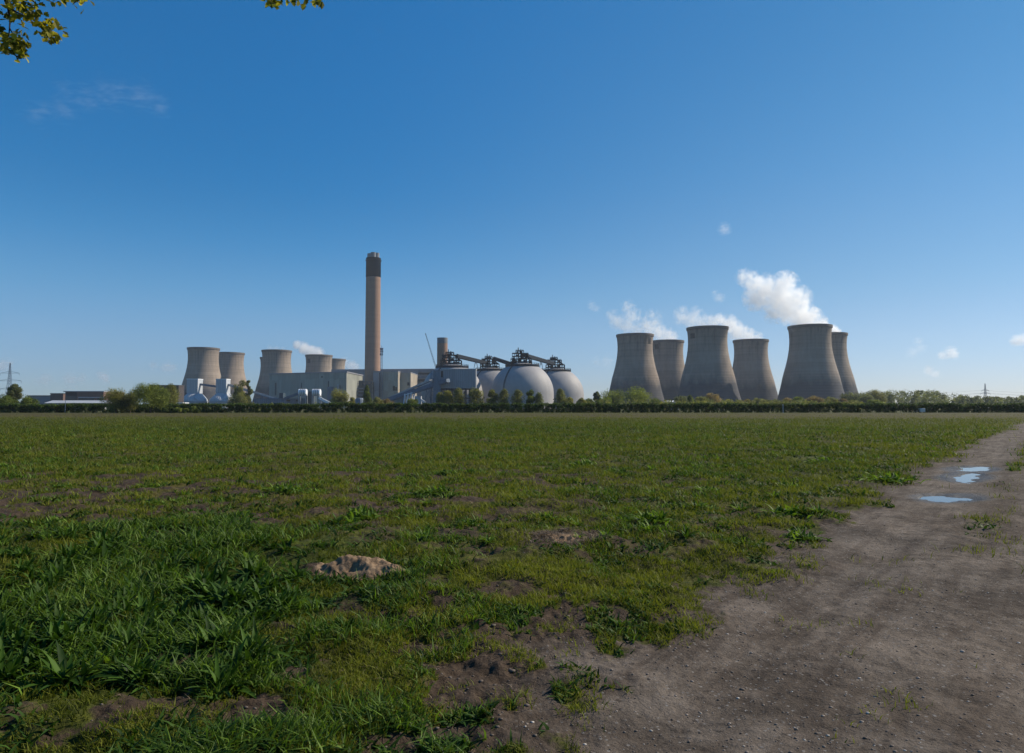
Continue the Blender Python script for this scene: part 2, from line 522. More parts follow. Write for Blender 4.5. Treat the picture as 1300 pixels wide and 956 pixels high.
def fields(x, y):
    r = np.hypot(x, y)
    perp = 0.785 * x - 0.62 * y
    along = 0.62 * x + 0.785 * y
    n1 = fbm(x * 0.9, y * 0.9, 3, 5) - 0.5
    n2 = fbm(x * 0.25, y * 0.25, 9, 4) - 0.5
    patch = fbm(x * 0.7, y * 0.7, 21, 5)
    fine = fbm(x * 3.0, y * 3.0, 25, 5)
    wob = perp + n1 * 1.5 + n2 * 0.5 - 0.55 * np.exp(-(r / 6.2) ** 4)
    trk = sst(-2.95, -2.05, wob + 0.9 * (fine - 0.5))
    mid = np.exp(-((perp + 0.72 + n1 * 0.5) / 0.34) ** 2) * sst(7, 12, along) * (0.45 + 1.1 * n1 + 0.25)
    trk = trk * (1 - np.clip(mid * 0.85, 0, 0.8))
    trk = trk * (1 - sst(2.3, 3.2, perp + n1 * 0.8))
    # ragged bare patches near the track mouth and in the field
    near = np.exp(-((r - 4.6) / 1.6) ** 2) * sst(-6.5, -3.4, perp)
    cover = 0.95 - trk * 1.05
    cover = cover - sst(0.48, 0.6, fine + 0.45 * (patch - 0.5) + near * 0.04) * (0.36 + 0.5 * near)
    left = sst(-0.2, -2.2, x) * sst(11, 6.5, y)         # lush left foreground
    cover = cover + left * 0.25
    # a worn, brownish zone some metres out and the bare far edge of the field
    worn = np.exp(-((y - 13.5 - 8 * n2) / 5.0) ** 2) * sst(6, -3, x)
    cover = cover - worn * sst(0.4, 0.6, fine * 0.6 + patch * 0.4) * 0.5
    far = sst(84, 118, y + 26 * n2 + 0.06 * x)
    far = far * (1 - 0.7 * sst(165, 185, y))
    green_band = sst(36, 50, y + 10 * n2) * (1 - sst(70, 92, y + 20 * n2)) * sst(40, -10, x)
    dry = 0.25 + 0.2 * sst(8, 13, y) * (1 - sst(28, 45, y)) * sst(6, -2, x) + 0.7 * worn + 0.85 * far - 0.35 * green_band + 0.5 * (fbm(x * 0.12, y * 0.12, 31, 4) - 0.5) * 2
    dry = dry + 0.28 * sst(15, 28, y) * (1 - sst(30, 44, y)) - left * 0.4
    edge = np.exp(-((perp + 3.4) / 0.9) ** 2)
    dry = dry + 0.35 * edge
    cover = cover - far * 0.12
    for (px, py, a, b) in STRAW:
        cover = cover - 0.7 * np.exp(-(((x - px) / a) ** 2 + ((y - py) / b) ** 2))
    for (px, py), _ in PUDDLES:
        cover = cover - 1.2 * np.exp(-((x - px) ** 2 + ((y - py) / 1.7) ** 2))
    for (mx, my, a, b, h) in MOUNDS:
        cover = cover - 1.3 * np.exp(-(((x - mx) / a) ** 2 + ((y - my) / b) ** 2) * 0.9)
    return np.clip(cover, 0, 1), np.clip(trk, 0, 1), np.clip(dry, 0, 1), perp, along


POOLS = []
for (px_, py_, hw_, y0_, y1_, k_) in [(1234, 594.6, 24, 591.2, 597.6, 0), (1229, 601, 14, 597, 604, 0), (1225, 604.6, 23, 600.4, 608.4, 0), (1207, 630.8, 30, 626.8, 634.6, 1), (1184, 629.6, 15, 627.2, 632, 1)]:
    g_ = G(px_, py_)
    POOLS.append((g_[0], g_[1], hw_ / F * g_[1], (G(px_, y0_)[1] - G(px_, y1_)[1]) / 2, k_))
PUDDLES = [((POOLS[1][0], POOLS[1][1]), 'far'), ((POOLS[3][0], POOLS[3][1]), 'near')]


def hollow(x, y, which=None):
    d = 0
    for (cx, cy, a, b, k) in POOLS:
        if which is None or k == which:
            x_ = x + 0.42 * (fbm(x * 2.2, y * 2.2, 61, 4) - 0.5)
            y_ = y + 1.0 * (fbm(x * 2.2, y * 2.2, 67, 4) - 0.5)
            sh = (x_ - cx) - (y_ - cy) * cx / cy          # long axis lies along the view of the track
            d = np.maximum(d, np.exp(-1.1 * ((sh / a) ** 2 + ((y_ - cy) / b) ** 2)))
    return d


def height(x, y):
    r = np.hypot(x, y)
    cover, trk, dry, perp, along = fields(x, y)
    fade = np.exp(-(r / 45.0) ** 2)
    h = (fbm(x * 0.5, y * 0.5, 5, 3) - 0.5) * 0.16 * (1 - 0.65 * trk)
    h = h + (fbm(x * 3.1, y * 3.1, 7, 4) - 0.5) * (0.15 - 0.128 * trk)
    h = h + (fbm(x * 13.0, y * 13.0, 15, 3) - 0.5) * (0.06 - 0.047 * trk)
    h = h - 0.03 * trk - 0.035 * trk * (np.exp(-((perp + 1.55) / 0.27) ** 2) + np.exp(-((perp - 0.15) / 0.27) ** 2)) * (0.7 + 0.6 * (fbm(x * 1.7, y * 1.7, 51, 3) - 0.2))
    for (px, py), _ in PUDDLES:
        w = np.exp(-(((x - px) ** 2 + (y - py) ** 2) / 2.4 ** 2) ** 2)
        h = h * (1 - 0.62 * w)
    h = h - 0.055 * hollow(x, y)
    return h * fade


# ------------------------------------------------------------------ ground: one sheet, polar grid
def ground():
    af = np.linspace(-52, 66, 1060)
    ab = np.linspace(66, 308, 90)[1:-1]
    ang = np.radians(np.concatenate([af, ab]))
    rr = np.concatenate([[0.05, 0.6, 1.3, 2.0], np.geomspace(2.6, 60, 620), np.geomspace(60, 3000, 90)[1:]])
    A, R = np.meshgrid(ang, rr)
    X, Y = (R * np.sin(A)), (R * np.cos(A))
    cover, trk, dry, perp, along = fields(X, Y)
    Z = height(X, Y)
    na, nr = len(ang), len(rr)
    V = np.stack([X, Y, Z], -1).reshape(-1, 3)
    i = np.arange(nr - 1)[:, None] * na
    j = np.arange(na)[None, :]
    j2 = (j + 1) % na
    faces = np.stack([i + j, i + na + j, i + na + j2, i + j2], -1).reshape(-1, 4)
    faces = faces[:, ::-1]
    fc = (perp > -2.75 + 0.35 * (fbm(X * 1.3, Y * 1.3, 77, 3) - 0.5)) & (perp < 3.0) & (along > -6) & (along < 90)
    on = fc.reshape(-1)[faces].mean(1) > 0.5
    wet = np.zeros_like(X)
    for (cx, cy, a, b, k) in POOLS:
        sh = (X - cx) - (Y - cy) * cx / cy
        wet = np.maximum(wet, np.exp(-0.42 * ((sh / (a + .12)) ** 2 + ((Y - cy) / (b + .15)) ** 2)))
    at = {'cover': cover.ravel(), 'track': trk.ravel(), 'dry': dry.ravel(), 'wet': wet.ravel()}
    for nm, sel in (('field', ~on), ('dirt_track', on)):
        fs = faces[sel]
        used = np.unique(fs)
        remap = np.zeros(len(V), dtype=np.int64)
        remap[used] = np.arange(len(used))
        o = np_mesh(nm, V[used], remap[fs], M['ground'], attrs={k: v[used] for k, v in at.items()})
        o.data.polygons.foreach_set('use_smooth', [True] * len(fs))
        tag(o, 'rough green and brown arable field stretching to the hedge' if nm == 'field' else 'stony brown farm track running past the field', nm.replace('_', ' '), kind='structure')


ground()


# ------------------------------------------------------------------ puddles
def puddle(which, label):
    """a level sheet of water cut to where it stands above the bottom of the hollow"""
    P_ = [p for p in POOLS if p[4] == which]
    x0, x1 = min(p[0] - 2.0 * p[2] - .3 for p in P_), max(p[0] + 2.0 * p[2] + .3 for p in P_)
    y0, y1 = min(p[1] - 1.8 * p[3] for p in P_), max(p[1] + 1.8 * p[3] for p in P_)
    nx, ny = 150, 150
    X, Y = np.meshgrid(np.linspace(x0, x1, nx), np.linspace(y0, y1, ny))
    Hh = height(X, Y)
    hol = hollow(X, Y, which)
    z = float(np.quantile(Hh[hol > 0.3], 0.62))
    wet = (Hh < z + 0.012) & (hol > 0.16)
    i = np.arange(ny - 1)[:, None] * nx
    j = np.arange(nx - 1)[None, :]
    fs = np.stack([i + j, i + j + 1, i + nx + j + 1, i + nx + j], -1).reshape(-1, 4)
    fs = fs[wet.reshape(-1)[fs].any(1)]
    used = np.unique(fs)
    rm = np.zeros(nx * ny, dtype=np.int64)
    rm[used] = np.arange(len(used))
    V = np.stack([X, Y, np.full_like(X, z)], -1).reshape(-1, 3)[used]
    o = np_mesh('puddle', V, rm[fs], M['water'])
    tag(o, label, 'puddle', 'puddles on the track', 'structure')


puddle(0, 'larger pale blue puddle of two joined pools, the farther one on the track')
puddle(1, 'thin flat puddle across the wheel rut, the nearer one on the track')


# ------------------------------------------------------------------ grass and weeds
def blades(name, x, y, hgt, wid, bend, tint, mat, seg=3, label=None, cat=None):
    n = len(x)
    z = height(x, y)
    a = RNG.uniform(0, 2 * PI, n)
    dx, dy = np.cos(a), np.sin(a)
    b2 = RNG.uniform(0, 2 * PI, n)
    bx, by = np.cos(b2) * bend * hgt, np.sin(b2) * bend * hgt
    V = np.zeros((n, 2 * seg, 3), dtype=np.float32)
    prof = [1.0, 0.85, 0.12] if seg == 3 else [0.8, 1.0, 0.7, 0.08]
    for s in range(seg):
        t = s / (seg - 1)
        w = wid * prof[s] * 0.5
        zz = z + hgt * (t - 0.35 * bend * t * t) - 0.01
        px, py = x + bx * t * t, y + by * t * t
        V[:, 2 * s] = np.stack([px - dx * w, py - dy * w, zz], -1)
        V[:, 2 * s + 1] = np.stack([px + dx * w, py + dy * w, zz], -1)
    base = (np.arange(n) * 2 * seg)[:, None]
    fs = np.concatenate([base + np.array([[2 * s, 2 * s + 1, 2 * s + 3, 2 * s + 2]]) for s in range(seg - 1)], 0)
    o = np_mesh(name, V.reshape(-1, 3), fs, mat, attrs={'tint': np.repeat(tint, 2 * seg)})
    tag(o, label, cat, kind='stuff')
    return o


def sample(n, r0, r1, pw=1.0, amax=43):
    """points in the wedge in front; density falls off with distance"""
    u = RNG.uniform(0, 1, n)
    r = r0 * (r1 / r0) ** (u ** pw)
    a = np.radians(RNG.uniform(-amax - 2, amax + 19, n))
    return r * np.sin(a), r * np.cos(a), r


def make_grass():
    # short turf
    x, y, r = sample(1150000, 3.0, 200, 1.0)
    far_k = sst(10, 30, r)
    cl = fbm(x * 2.3, y * 2.3, 41, 3) * (1 - 0.6 * far_k) + fbm(x * 0.75, y * 0.75, 43, 4) * 0.6 * far_k
    cover, trk, dry, perp, along = fields(x, y)
    p = np.clip((cover + (cl - 0.5) * 2.8 - 0.36) * 1.7, 0, 1) * (1 - sst(70, 190, r) * 0.6) * (1 - 0.55 * sst(0.7, 0.95, dry) * (r > 60))
    k = RNG.uniform(0, 1, len(x)) < p * (1 - 0.92 * trk)
    x, y, r, cl, dry = x[k], y[k], r[k], cl[k], dry[k]
    g = (r / 6.0) ** 0.55
    hg = (0.028 + 0.06 * RNG.uniform(0, 1, len(x)) ** 2 + 0.05 * np.clip(cl - 0.45, 0, 1)) * np.clip(g, 0.8, 3.2)
    tint = np.clip(0.25 + 0.5 * RNG.uniform(0, 1, len(x)) + 1.5 * (cl - 0.5) + 0.25 * dry - 0.1, 0, 1)
    blades('grass', x, y, hg, 0.0065 * g * RNG.uniform(0.7, 1.5, len(x)), RNG.uniform(0.2, 1.0, len(x)), tint, LEAF['grass'],
           label='short olive green grass covering the field', cat='grass')
    # lush clumps of longer grass
    x, y, r = sample(510000, 3.2, 70, 1.0)
    cl = fbm(x * 1.15, y * 1.15, 57, 4)
    cover, trk, dry, perp, along = fields(x, y)
    left = sst(0.4, -2.4, x + 0.25 * (y - 6)) * sst(12, 6.5, y)
    p = np.clip((cover - 0.5) * 2, 0, 1) * np.clip((cl - 0.51 + 0.05 * left) * 8, 0, 1) * (0.55 + 0.3 * left + 0.45 * sst(8, 20, r))
    k = RNG.uniform(0, 1, len(x)) < p
    x, y, r, cl, left = x[k], y[k], r[k], cl[k], left[k]
    g = np.clip((r / 6.0) ** 0.5, 0.8, 3)
    hg = (0.05 + 0.12 * RNG.uniform(0, 1, len(x)) ** 1.4 * (0.45 + left)) * g
    blades('lush_grass', x, y, hg, 0.011 * g * RNG.uniform(0.7, 1.4, len(x)), RNG.uniform(0.3, 1.2, len(x)),
           np.clip(RNG.normal(0.45, 0.25, len(x)), 0, 1), LEAF['lush'], label='longer bright green grass clumps among the short turf', cat='grass')
    # small broad-leaved weeds
    x, y, r = sample(315000, 3.1, 55, 1.0)
    cl = fbm(x * 1.9, y * 1.9, 91, 5)
    cover, trk, dry, perp, along = fields(x, y)
    left = sst(0.4, -2.4, x + 0.25 * (y - 6)) * sst(12, 6.5, y)
    k = RNG.uniform(0, 1, len(x)) < np.clip((cl - 0.5 + 0.06 * left) * 7, 0, 1) * np.clip(cover * 1.6 - 0.4, 0, 1)
    x, y, r, left = x[k], y[k], r[k], left[k]
    g = np.clip((r / 6.0) ** 0.5, 0.8, 3)
    blades('weeds', x, y, (0.025 + 0.06 * RNG.uniform(0, 1, len(x)) ** 1.5) * (1 + 0.8 * left) * g, 0.022 * g * RNG.uniform(0.6, 1.4, len(x)), RNG.uniform(0.5, 1.6, len(x)),
           np.clip(RNG.normal(0.45, 0.28, len(x)), 0, 1), LEAF['weed'], seg=4, label='low broad-leaved weeds mixed through the grass', cat='weeds')
    # dead stalks
    x, y, r = sample(42000, 3.0, 50, 1.0)
    cover, trk, dry, perp, along = fields(x, y)
    k = RNG.uniform(0, 1, len(x)) < np.clip(dry * 0.6 + 0.08, 0, 1) * (1 - trk) * 0.55
    sx, sy, a, b = STRAW[0]
    ex = np.concatenate([x[k], sx + RNG.normal(0, a * 0.5, 5000), MOUNDS[1][0] + 0.1 + RNG.normal(0, .16, 200)])
    ey = np.concatenate([y[k], sy + RNG.normal(0, b * 0.5, 5000), MOUNDS[1][1] + RNG.normal(0, .08, 200)])
    g = np.clip((np.hypot(ex, ey) / 6.0) ** 0.5, 0.8, 3)
    blades('dead_grass', ex, ey, 0.05 * g * RNG.uniform(0.5, 1.4, len(ex)), 0.006 * g, RNG.uniform(0.8, 2.2, len(ex)),
           RNG.uniform(0, 1, len(ex)), LEAF['straw'], label='pale dead grass stalks lying in the turf', cat='grass')


make_grass()


def weed_mesh(name, nleaf, L, W, spread, mat):
    """rosette of arching lance-shaped leaves"""
    V, Fc, T = [], [], []
    for i in range(nleaf):
        az = i * 2.399 + random.uniform(-0.4, 0.4)
        el = random.uniform(0.35, 1.35) if i > nleaf * 0.35 else random.uniform(0.15, 0.7)
        l = L * random.uniform(0.6, 1.1)
        w = W * random.uniform(0.7, 1.2)
        droop = random.uniform(0.5, 1.3)
        p = Vector((random.gauss(0, spread), random.gauss(0, spread), 0))
        d = Vector((math.cos(az) * math.cos(el), math.sin(az) * math.cos(el), math.sin(el)))
        side = Vector((-math.sin(az), math.cos(az), random.uniform(-0.3, 0.3))).normalized()
        tint = min(1, max(0, random.gauss(0.45, 0.25)))
        b = len(V)
        prof = (0.25, 0.75, 1.0, 0.8, 0.4, 0.04)
        for s, pr in enumerate(prof):
            fold = Vector((0, 0, 0.22 * w * pr))
            wav = random.uniform(-0.12, 0.12) * w
            V += [p - side * (w * pr / 2) + fold + Vector((0, 0, wav)), p, p + side * (w * pr / 2) + fold - Vector((0, 0, wav))]
            T += [tint, min(1, tint + 0.15), tint]
            p = p + d * (l / 5)
            d = (d + Vector((0, 0, -droop * 0.22))).normalized()
        for s in range(5):
            for q in (0, 1):
                a = b + 3 * s + q
                Fc.append((a, a + 1, a + 4, a + 3))
    me = bpy.data.meshes.new(name)
    me.from_pydata([tuple(v) for v in V], [], Fc)
    a = me.attributes.new('tint', 'FLOAT', 'POINT')
    a.data.foreach_set('value', T)
    me.polygons.foreach_set('use_smooth', [True] * len(Fc))
    me.materials.append(mat)
    return me


WEEDS = [weed_mesh('weed_plant', 24, 0.17, 0.028, 0.012, LEAF['weed']),
         weed_mesh('weed_plant', 60, 0.21, 0.032, 0.035, LEAF['weed']),
         weed_mesh('weed_plant', 30, 0.15, 0.024, 0.013, LEAF['lush']),
         weed_mesh('weed_plant', 190, 0.2, 0.034, 0.1, LEAF['weed']),
         weed_mesh('weed_plant', 120, 0.17, 0.03, 0.09, LEAF['lush'])]


def weed(px, py, kind, s, label, group=None):
    x, y = G(px, py)
    o = bpy.data.objects.new('weed_plant', WEEDS[kind])
    COL.objects.link(o)
    o.location = (x, y, float(height(np.array([x]), np.array([y]))[0]) - 0.01)
    o.rotation_euler = (0, 0, random.uniform(0, 6.28))
    o.scale = (s, s, s * random.uniform(0.85, 1.1))
    tag(o, label, 'weed', group)


weed(298, 768, 3, 1.5, 'biggest dark leafy weed clump, beside a bare soil hollow', 'leafy weeds in the field')
weed(338, 782, 3, 1.05, 'dark broad-leaved weed clump just right of the biggest one', 'leafy weeds in the field')
weed(258, 752, 1, 1.35, 'dark upright weed clump just left of the biggest one', 'leafy weeds in the field')
weed(132, 708, 3, 1.4, 'dark spreading weed standing highest in the lush grass on the left', 'leafy weeds in the field')
weed(90, 722, 1, 1.2, 'dark weed in shade at the left, below the spreading one', 'leafy weeds in the field')
weed(440, 800, 1, 0.75, 'green weed with a pale folded leaf at its foot, below the soil mound', 'leafy weeds in the field')
weed(770, 685, 2, 1.1, 'bright upright weed right of the straw-coloured patch', 'leafy weeds in the field')
weed(735, 688, 2, 0.85, 'small green weed growing in the straw-coloured patch', 'leafy weeds in the field')
weed(733, 668, 2, 1.0, 'fresh green weed just behind the straw-coloured patch', 'leafy weeds in the field')
weed(825, 655, 2, 1.2, 'lone spiky weed in the middle of the field, toward the track', 'leafy weeds in the field')
weed(743, 590, 4, 1.7, 'dark weed tuft far out, midway across the field', 'leafy weeds in the field')
weed(1127, 612, 4, 1.9, 'rounded bright green weed clump near the field edge by the puddles', 'leafy weeds in the field')
weed(1044, 586, 4, 1.8, 'tall dark weed tuft right of centre, halfway to the hedge', 'leafy weeds in the field')
weed(510, 640, 2, 1.3, 'pale green weed in the worn brown part of the field', 'leafy weeds in the field')
ws = []
for i in range(400):
    if i < 270:
        px, py = random.uniform(-20, 400), random.uniform(690, 880)
        if px > 330 and py > 800: continue
        if py > 715 + 0.9 * (400 - px) + 60: continue
    else:
        px, py = random.uniform(0, 1050), random.uniform(570, 700)
    gx, gy = G(px, py)
    c = fields(np.array([gx]), np.array([gy]))
    if c[1][0] > 0.15 or c[0][0] < 0.55: continue
    if math.hypot(px - 455, (py - 722) * 1.8) < 80: continue
    ws.append((px, py))
for (px, py) in ws:
    d = G(px, py)[1]
    weed(px, py, random.choice([0, 1, 1, 2, 0]) if py > 690 else random.choice([0, 2, 2, 4]), random.uniform(0.6, 1.25) * (1.0 if py > 690 else 1.0 + d * 0.015),
         'leafy weed in the thick lush growth at the lower left' if py > 690 else 'scattered small leafy weed in the open field', 'lush weeds at the lower left' if py > 690 else 'small weeds in the open field')


# ------------------------------------------------------------------ mound of dug earth, straw patch, stones
def mound_mat():
    t = NT('dry_dug_earth')
    co = t.coord()
    n = t.noise(co, 7.0, 8, 0.7)
    n2 = t.noise(co, 40.0, 5, 0.7)
    k = t.math('ADD', t.math('MULTIPLY', n, 0.65), t.math('MULTIPLY', n2, 0.35))
    col = t.ramp(k, [(0.32, (0.07, 0.044, 0.027)), (0.5, (0.19, 0.128, 0.08)), (0.7, (0.31, 0.222, 0.145))])
    return t.surf(col, 0.95, t.bump(k, 0.9, 0.03), spec=0.1)


M['mound'] = mound_mat()


def earth_mound(cx, cy, a, b, h, label, name='earth_mound'):
    n, m = 110, 70
    u = np.linspace(-1.35, 1.35, n)
    v = np.linspace(-1.35, 1.35, m)
    U, W = np.meshgrid(u, v)
    X, Y = cx + U * a, cy + W * b
    q = np.hypot(U * (1 + 0.25 * (vnoise(X * 6, Y * 6, 4) - .5)), W) + 0.28 * (fbm(X * 5, Y * 5, 8, 4) - 0.5)
    prof = np.clip(1 - q, 0, 1)
    prof = np.where(W < 0, sst(-0.05, 0.85, prof), sst(-0.1, 1.0, prof))            # steeper near face
    notch = np.exp(-(((U + 0.02) / 0.2) ** 2 + ((W + 0.5) / 0.16) ** 2)) * 0.5    # scraped hollow facing us
    Z = height(X, Y) + h * prof * (1 - notch) * (0.95 + 0.3 * (fbm(X * 4, Y * 4, 18, 3) - 0.5)) - 0.014 * sst(0.85, 1.1, q) - 0.02 * sst(1.05, 1.3, q) \
        + (fbm(X * 24, Y * 24, 28, 4) - 0.5) * 0.034 * sst(0.0, 0.2, prof)
    V = np.stack([X - cx, Y - cy, Z], -1).reshape(-1, 3)
    i = np.arange(m - 1)[:, None] * n
    j = np.arange(n - 1)[None, :]
    fs = np.stack([i + j, i + j + 1, i + n + j + 1, i + n + j], -1).reshape(-1, 4)
    o = np_mesh(name, V, fs, M['mound'])
    o.location = (cx, cy, 0)
    o.data.polygons.foreach_set('use_smooth', [True] * len(fs))
    tag(o, label, 'mound', 'mounds of dug earth')


earth_mound(*MOUNDS[0], 'bare reddish brown mound of dug earth with a dark hollow in its near face')
earth_mound(*MOUNDS[2], 'low flat patch of dug earth strewn with pale straw, out towards the track')
earth_mound(*MOUNDS[1], 'small low heap of dug earth beside the larger brown mound')


def stones():
    V, Fc = [], []
    ico = [(0, 0, 1), (0.9, 0, 0.4), (0.28, 0.85, 0.4), (-0.72, 0.53, 0.4), (-0.72, -0.53, 0.4), (0.28, -0.85, 0.4), (0.72, 0.53, -0.45), (-0.28, 0.85, -0.45), (-0.9, 0, -0.45), (-0.28, -0.85, -0.45), (0.72, -0.53, -0.45), (0, 0, -1)]
    tri = [(0, 1, 2), (0, 2, 3), (0, 3, 4), (0, 4, 5), (0, 5, 1), (1, 6, 2), (2, 7, 3), (3, 8, 4), (4, 9, 5), (5, 10, 1), (2, 6, 7), (3, 7, 8), (4, 8, 9), (5, 9, 10), (1, 10, 6), (11, 7, 6), (11, 8, 7), (11, 9, 8), (11, 10, 9), (11, 6, 10)]
    x, y, r = sample(18000, 3.2, 26, 1.0)
    cover, trk, dry, perp, along = fields(x, y)
    k = RNG.uniform(0, 1, len(x)) < np.maximum(trk * 0.7, np.clip(0.75 - cover, 0, 1) * (r < 10) * 1.2)
    x, y, trk = x[k], y[k], trk[k]
    z = height(x, y)
    tint = []
    for a, b, c, tk in zip(x, y, z, trk):
        s = random.choice([0.003, 0.003, 0.004, 0.005, 0.007]) * random.uniform(0.6, 1.4)
        if random.random() < 0.004: s = random.uniform(0.009, 0.014)
        base = len(V)
        tn = random.random() ** 2 if tk > 0.5 else random.random() * 0.08
        if tk < 0.5: s *= random.choice([0.9, 1.2, 1.6])
        rot = random.uniform(0, 6.28)
        for (p, q, w) in ico:
            j = random.uniform(0.75, 1.2)
            xx, yy = p * math.cos(rot) - q * math.sin(rot), p * math.sin(rot) + q * math.cos(rot)
            V.append((a + xx * s * 1.3 * j, b + yy * s * j, c + w * s * 0.6 * j + s * 0.2))
            tint.append(tn)
        Fc += [(i + base, j + base, l + base) for i, j, l in tri]
    t = NT('track_stones')
    m = t.surf(t.ramp(t.attr('tint'), [(0.0, (0.1, 0.08, 0.065)), (0.7, (0.28, 0.235, 0.2)), (1.0, (0.5, 0.46, 0.41))]), 0.9)
    o = np_mesh('gravel', np.array(V), np.array(Fc), m, attrs={'tint': tint})
    tag(o, 'loose grit and pale stones scattered over the track', 'gravel', kind='stuff')


stones()


# ------------------------------------------------------------------ foliage clouds
def leaf_cloud(centres, radii, n_each, size, flat=1.0, up=0.3):
    """leaf-sized faces through a set of clumps -> verts, faces, tint"""
    C = np.repeat(np.asarray(centres, dtype=float), n_each, 0)
    R = np.repeat(np.asarray(radii, dtype=float), n_each, 0)
    n = len(C)
    d = RNG.normal(size=(n, 3))
    d /= np.linalg.norm(d, axis=1)[:, None]
    rad = RNG.uniform(0.25, 1.0, n) ** 0.5
    Pp = C + d * (rad * (1 + 0.12 * RNG.normal(size=n)))[:, None] * R[:, None] * np.array([1, 1, flat])
    nrm = d + RNG.normal(size=(n, 3)) * 0.8 + np.array([0, 0, up])
    nrm /= np.linalg.norm(nrm, axis=1)[:, None]
    t = np.cross(nrm, RNG.normal(size=(n, 3)))
    t /= np.linalg.norm(t, axis=1)[:, None]
    b = np.cross(nrm, t)
    s = size * RNG.uniform(0.55, 1.35, n)
    asp = RNG.uniform(0.5, 0.85, n)
    V = np.stack([Pp - t * s[:, None] * 0.5, Pp - b * (s * asp * 0.5)[:, None] + t * (s * .08)[:, None], Pp + t * s[:, None] * 0.5, Pp + b * (s * asp * 0.5)[:, None] + t * (s * .08)[:, None]], 1).reshape(-1, 3)
    Fc = np.arange(4 * n).reshape(-1, 4)
    ctint = np.repeat(RNG.normal(0, 0.2, len(centres)), n_each, 0)
    tint = np.clip(RNG.normal(0.45, 0.2, n) + ctint, 0, 1)
    return V, Fc, np.repeat(tint, 4)


def crown_clumps(w, z0, z1, style):
    """clump centres and radii inside a crown of width w between heights z0 and z1"""
    hh = z1 - z0
    cs, rs = [], []
    if style == 'round':
        n = 22
        for i in range(n):
            d = Vector((random.gauss(0, 1), random.gauss(0, 1), random.gauss(0, 1))).normalized()
            k = random.uniform(0.45, 1.0)
            r = random.uniform(0.28, 0.42) * min(w, hh * 1.2) * 0.62
            cs.append((d.x * k * (w / 2 - r * 0.35), d.y * k * (w / 2 - r * 0.35), z0 + hh * 0.5 + d.z * k * (hh / 2 - r * 0.45)))
            rs.append(r)
    elif style == 'column':
        n = 16
        for i in range(n):
            t = (i + 0.5) / n
            k = math.sin(PI * min(1, 0.18 + 0.86 * t)) ** 0.6
            a = random.uniform(0, 6.28)
            r = w * 0.36 * (0.5 + 0.6 * k) * random.uniform(0.85, 1.15)
            q = random.uniform(0, 0.22) * w * k
            cs.append((math.cos(a) * q, math.sin(a) * q, z0 + hh * (0.04 + 0.9 * t)))
            rs.append(min(r, hh * 0.3))
    elif style == 'cone':
        n = 18
        for i in range(n):
            t = i / (n - 1)
            k = (1 - t) ** 0.8
            a = random.uniform(0, 6.28)
            q = random.uniform(0.1, 0.3) * w * k
            cs.append((math.cos(a) * q, math.sin(a) * q, z0 + hh * (0.08 + 0.86 * t)))
            rs.append(w * (0.1 + 0.2 * k))
    elif style == 'wispy':
        n = 30
        for i in range(n):
            t = random.random()
            k = math.sin(PI * (0.15 + 0.75 * t)) ** 0.7
            a = random.uniform(0, 6.28)
            q = random.uniform(0.1, 0.42) * w * k
            cs.append((math.cos(a) * q, math.sin(a) * q, z0 + hh * (0.06 + 0.88 * t)))
            rs.append(w * random.uniform(0.12, 0.22))
    return cs, rs


def tree(px, py_top, wpx, Y, kind, style, label, group=None, name='tree', trunk_frac=0.1, n_each=80, py_base=None):
    top = P(px, py_top, Y)
    root = empty(name, (top.x, Y, 0), label, 'tree' if name != 'bush' else 'bush', group)
    H = top.z
    w = wpx / F * Y * 1.12
    z0 = H * trunk_frac if name != 'bush' else H * 0.02
    cs, rs = crown_clumps(w, z0, H, style)
    leaf = max(0.2, 0.0013 * Y)
    V, Fc, T = leaf_cloud(cs, [r_ * 1.15 for r_ in rs], int(n_each * (4.2 if Y > 270 else 6.5)), leaf)
    V[:, 2] = np.maximum(V[:, 2], 0.02)
    np_mesh('crown', V, Fc, LEAF[kind], root, {'tint': T})
    random.random()
    m = MB()
    tr = max(0.07, H * 0.022)
    if name != 'bush':
        bend = [(0, 0, -0.15), (random.uniform(-.03, .03) * H, random.uniform(-.03, .03) * H, H * 0.35), (random.uniform(-.04, .04) * H, 0, H * 0.82)]
        m.path(bend, [tr * 1.25, tr * 0.85, tr * 0.2])
        for c in random.sample(cs, min(7, len(cs))):
            zb = min(c[2] * 0.75, H * 0.55)
            k = zb / (H * 0.35) if zb < H * 0.35 else 1
            a = Vector((bend[1][0] * k, bend[1][1] * k, zb))
            m.path([a, (a + Vector(c)) / 2 + Vector((0, 0, H * 0.02)), c], [tr * 0.5, tr * 0.3, tr * 0.1], 5)
    else:
        for c in random.sample(cs, min(6, len(cs))):
            m.path([(c[0] * 0.2, c[1] * 0.2, -0.1), (c[0] * 0.6, c[1] * 0.6, c[2] * 0.5), c], [tr * 0.6, tr * 0.4, tr * 0.15], 5)
    m.build('trunk' if name != 'bush' else 'stem', M['bark'], root)
    return root


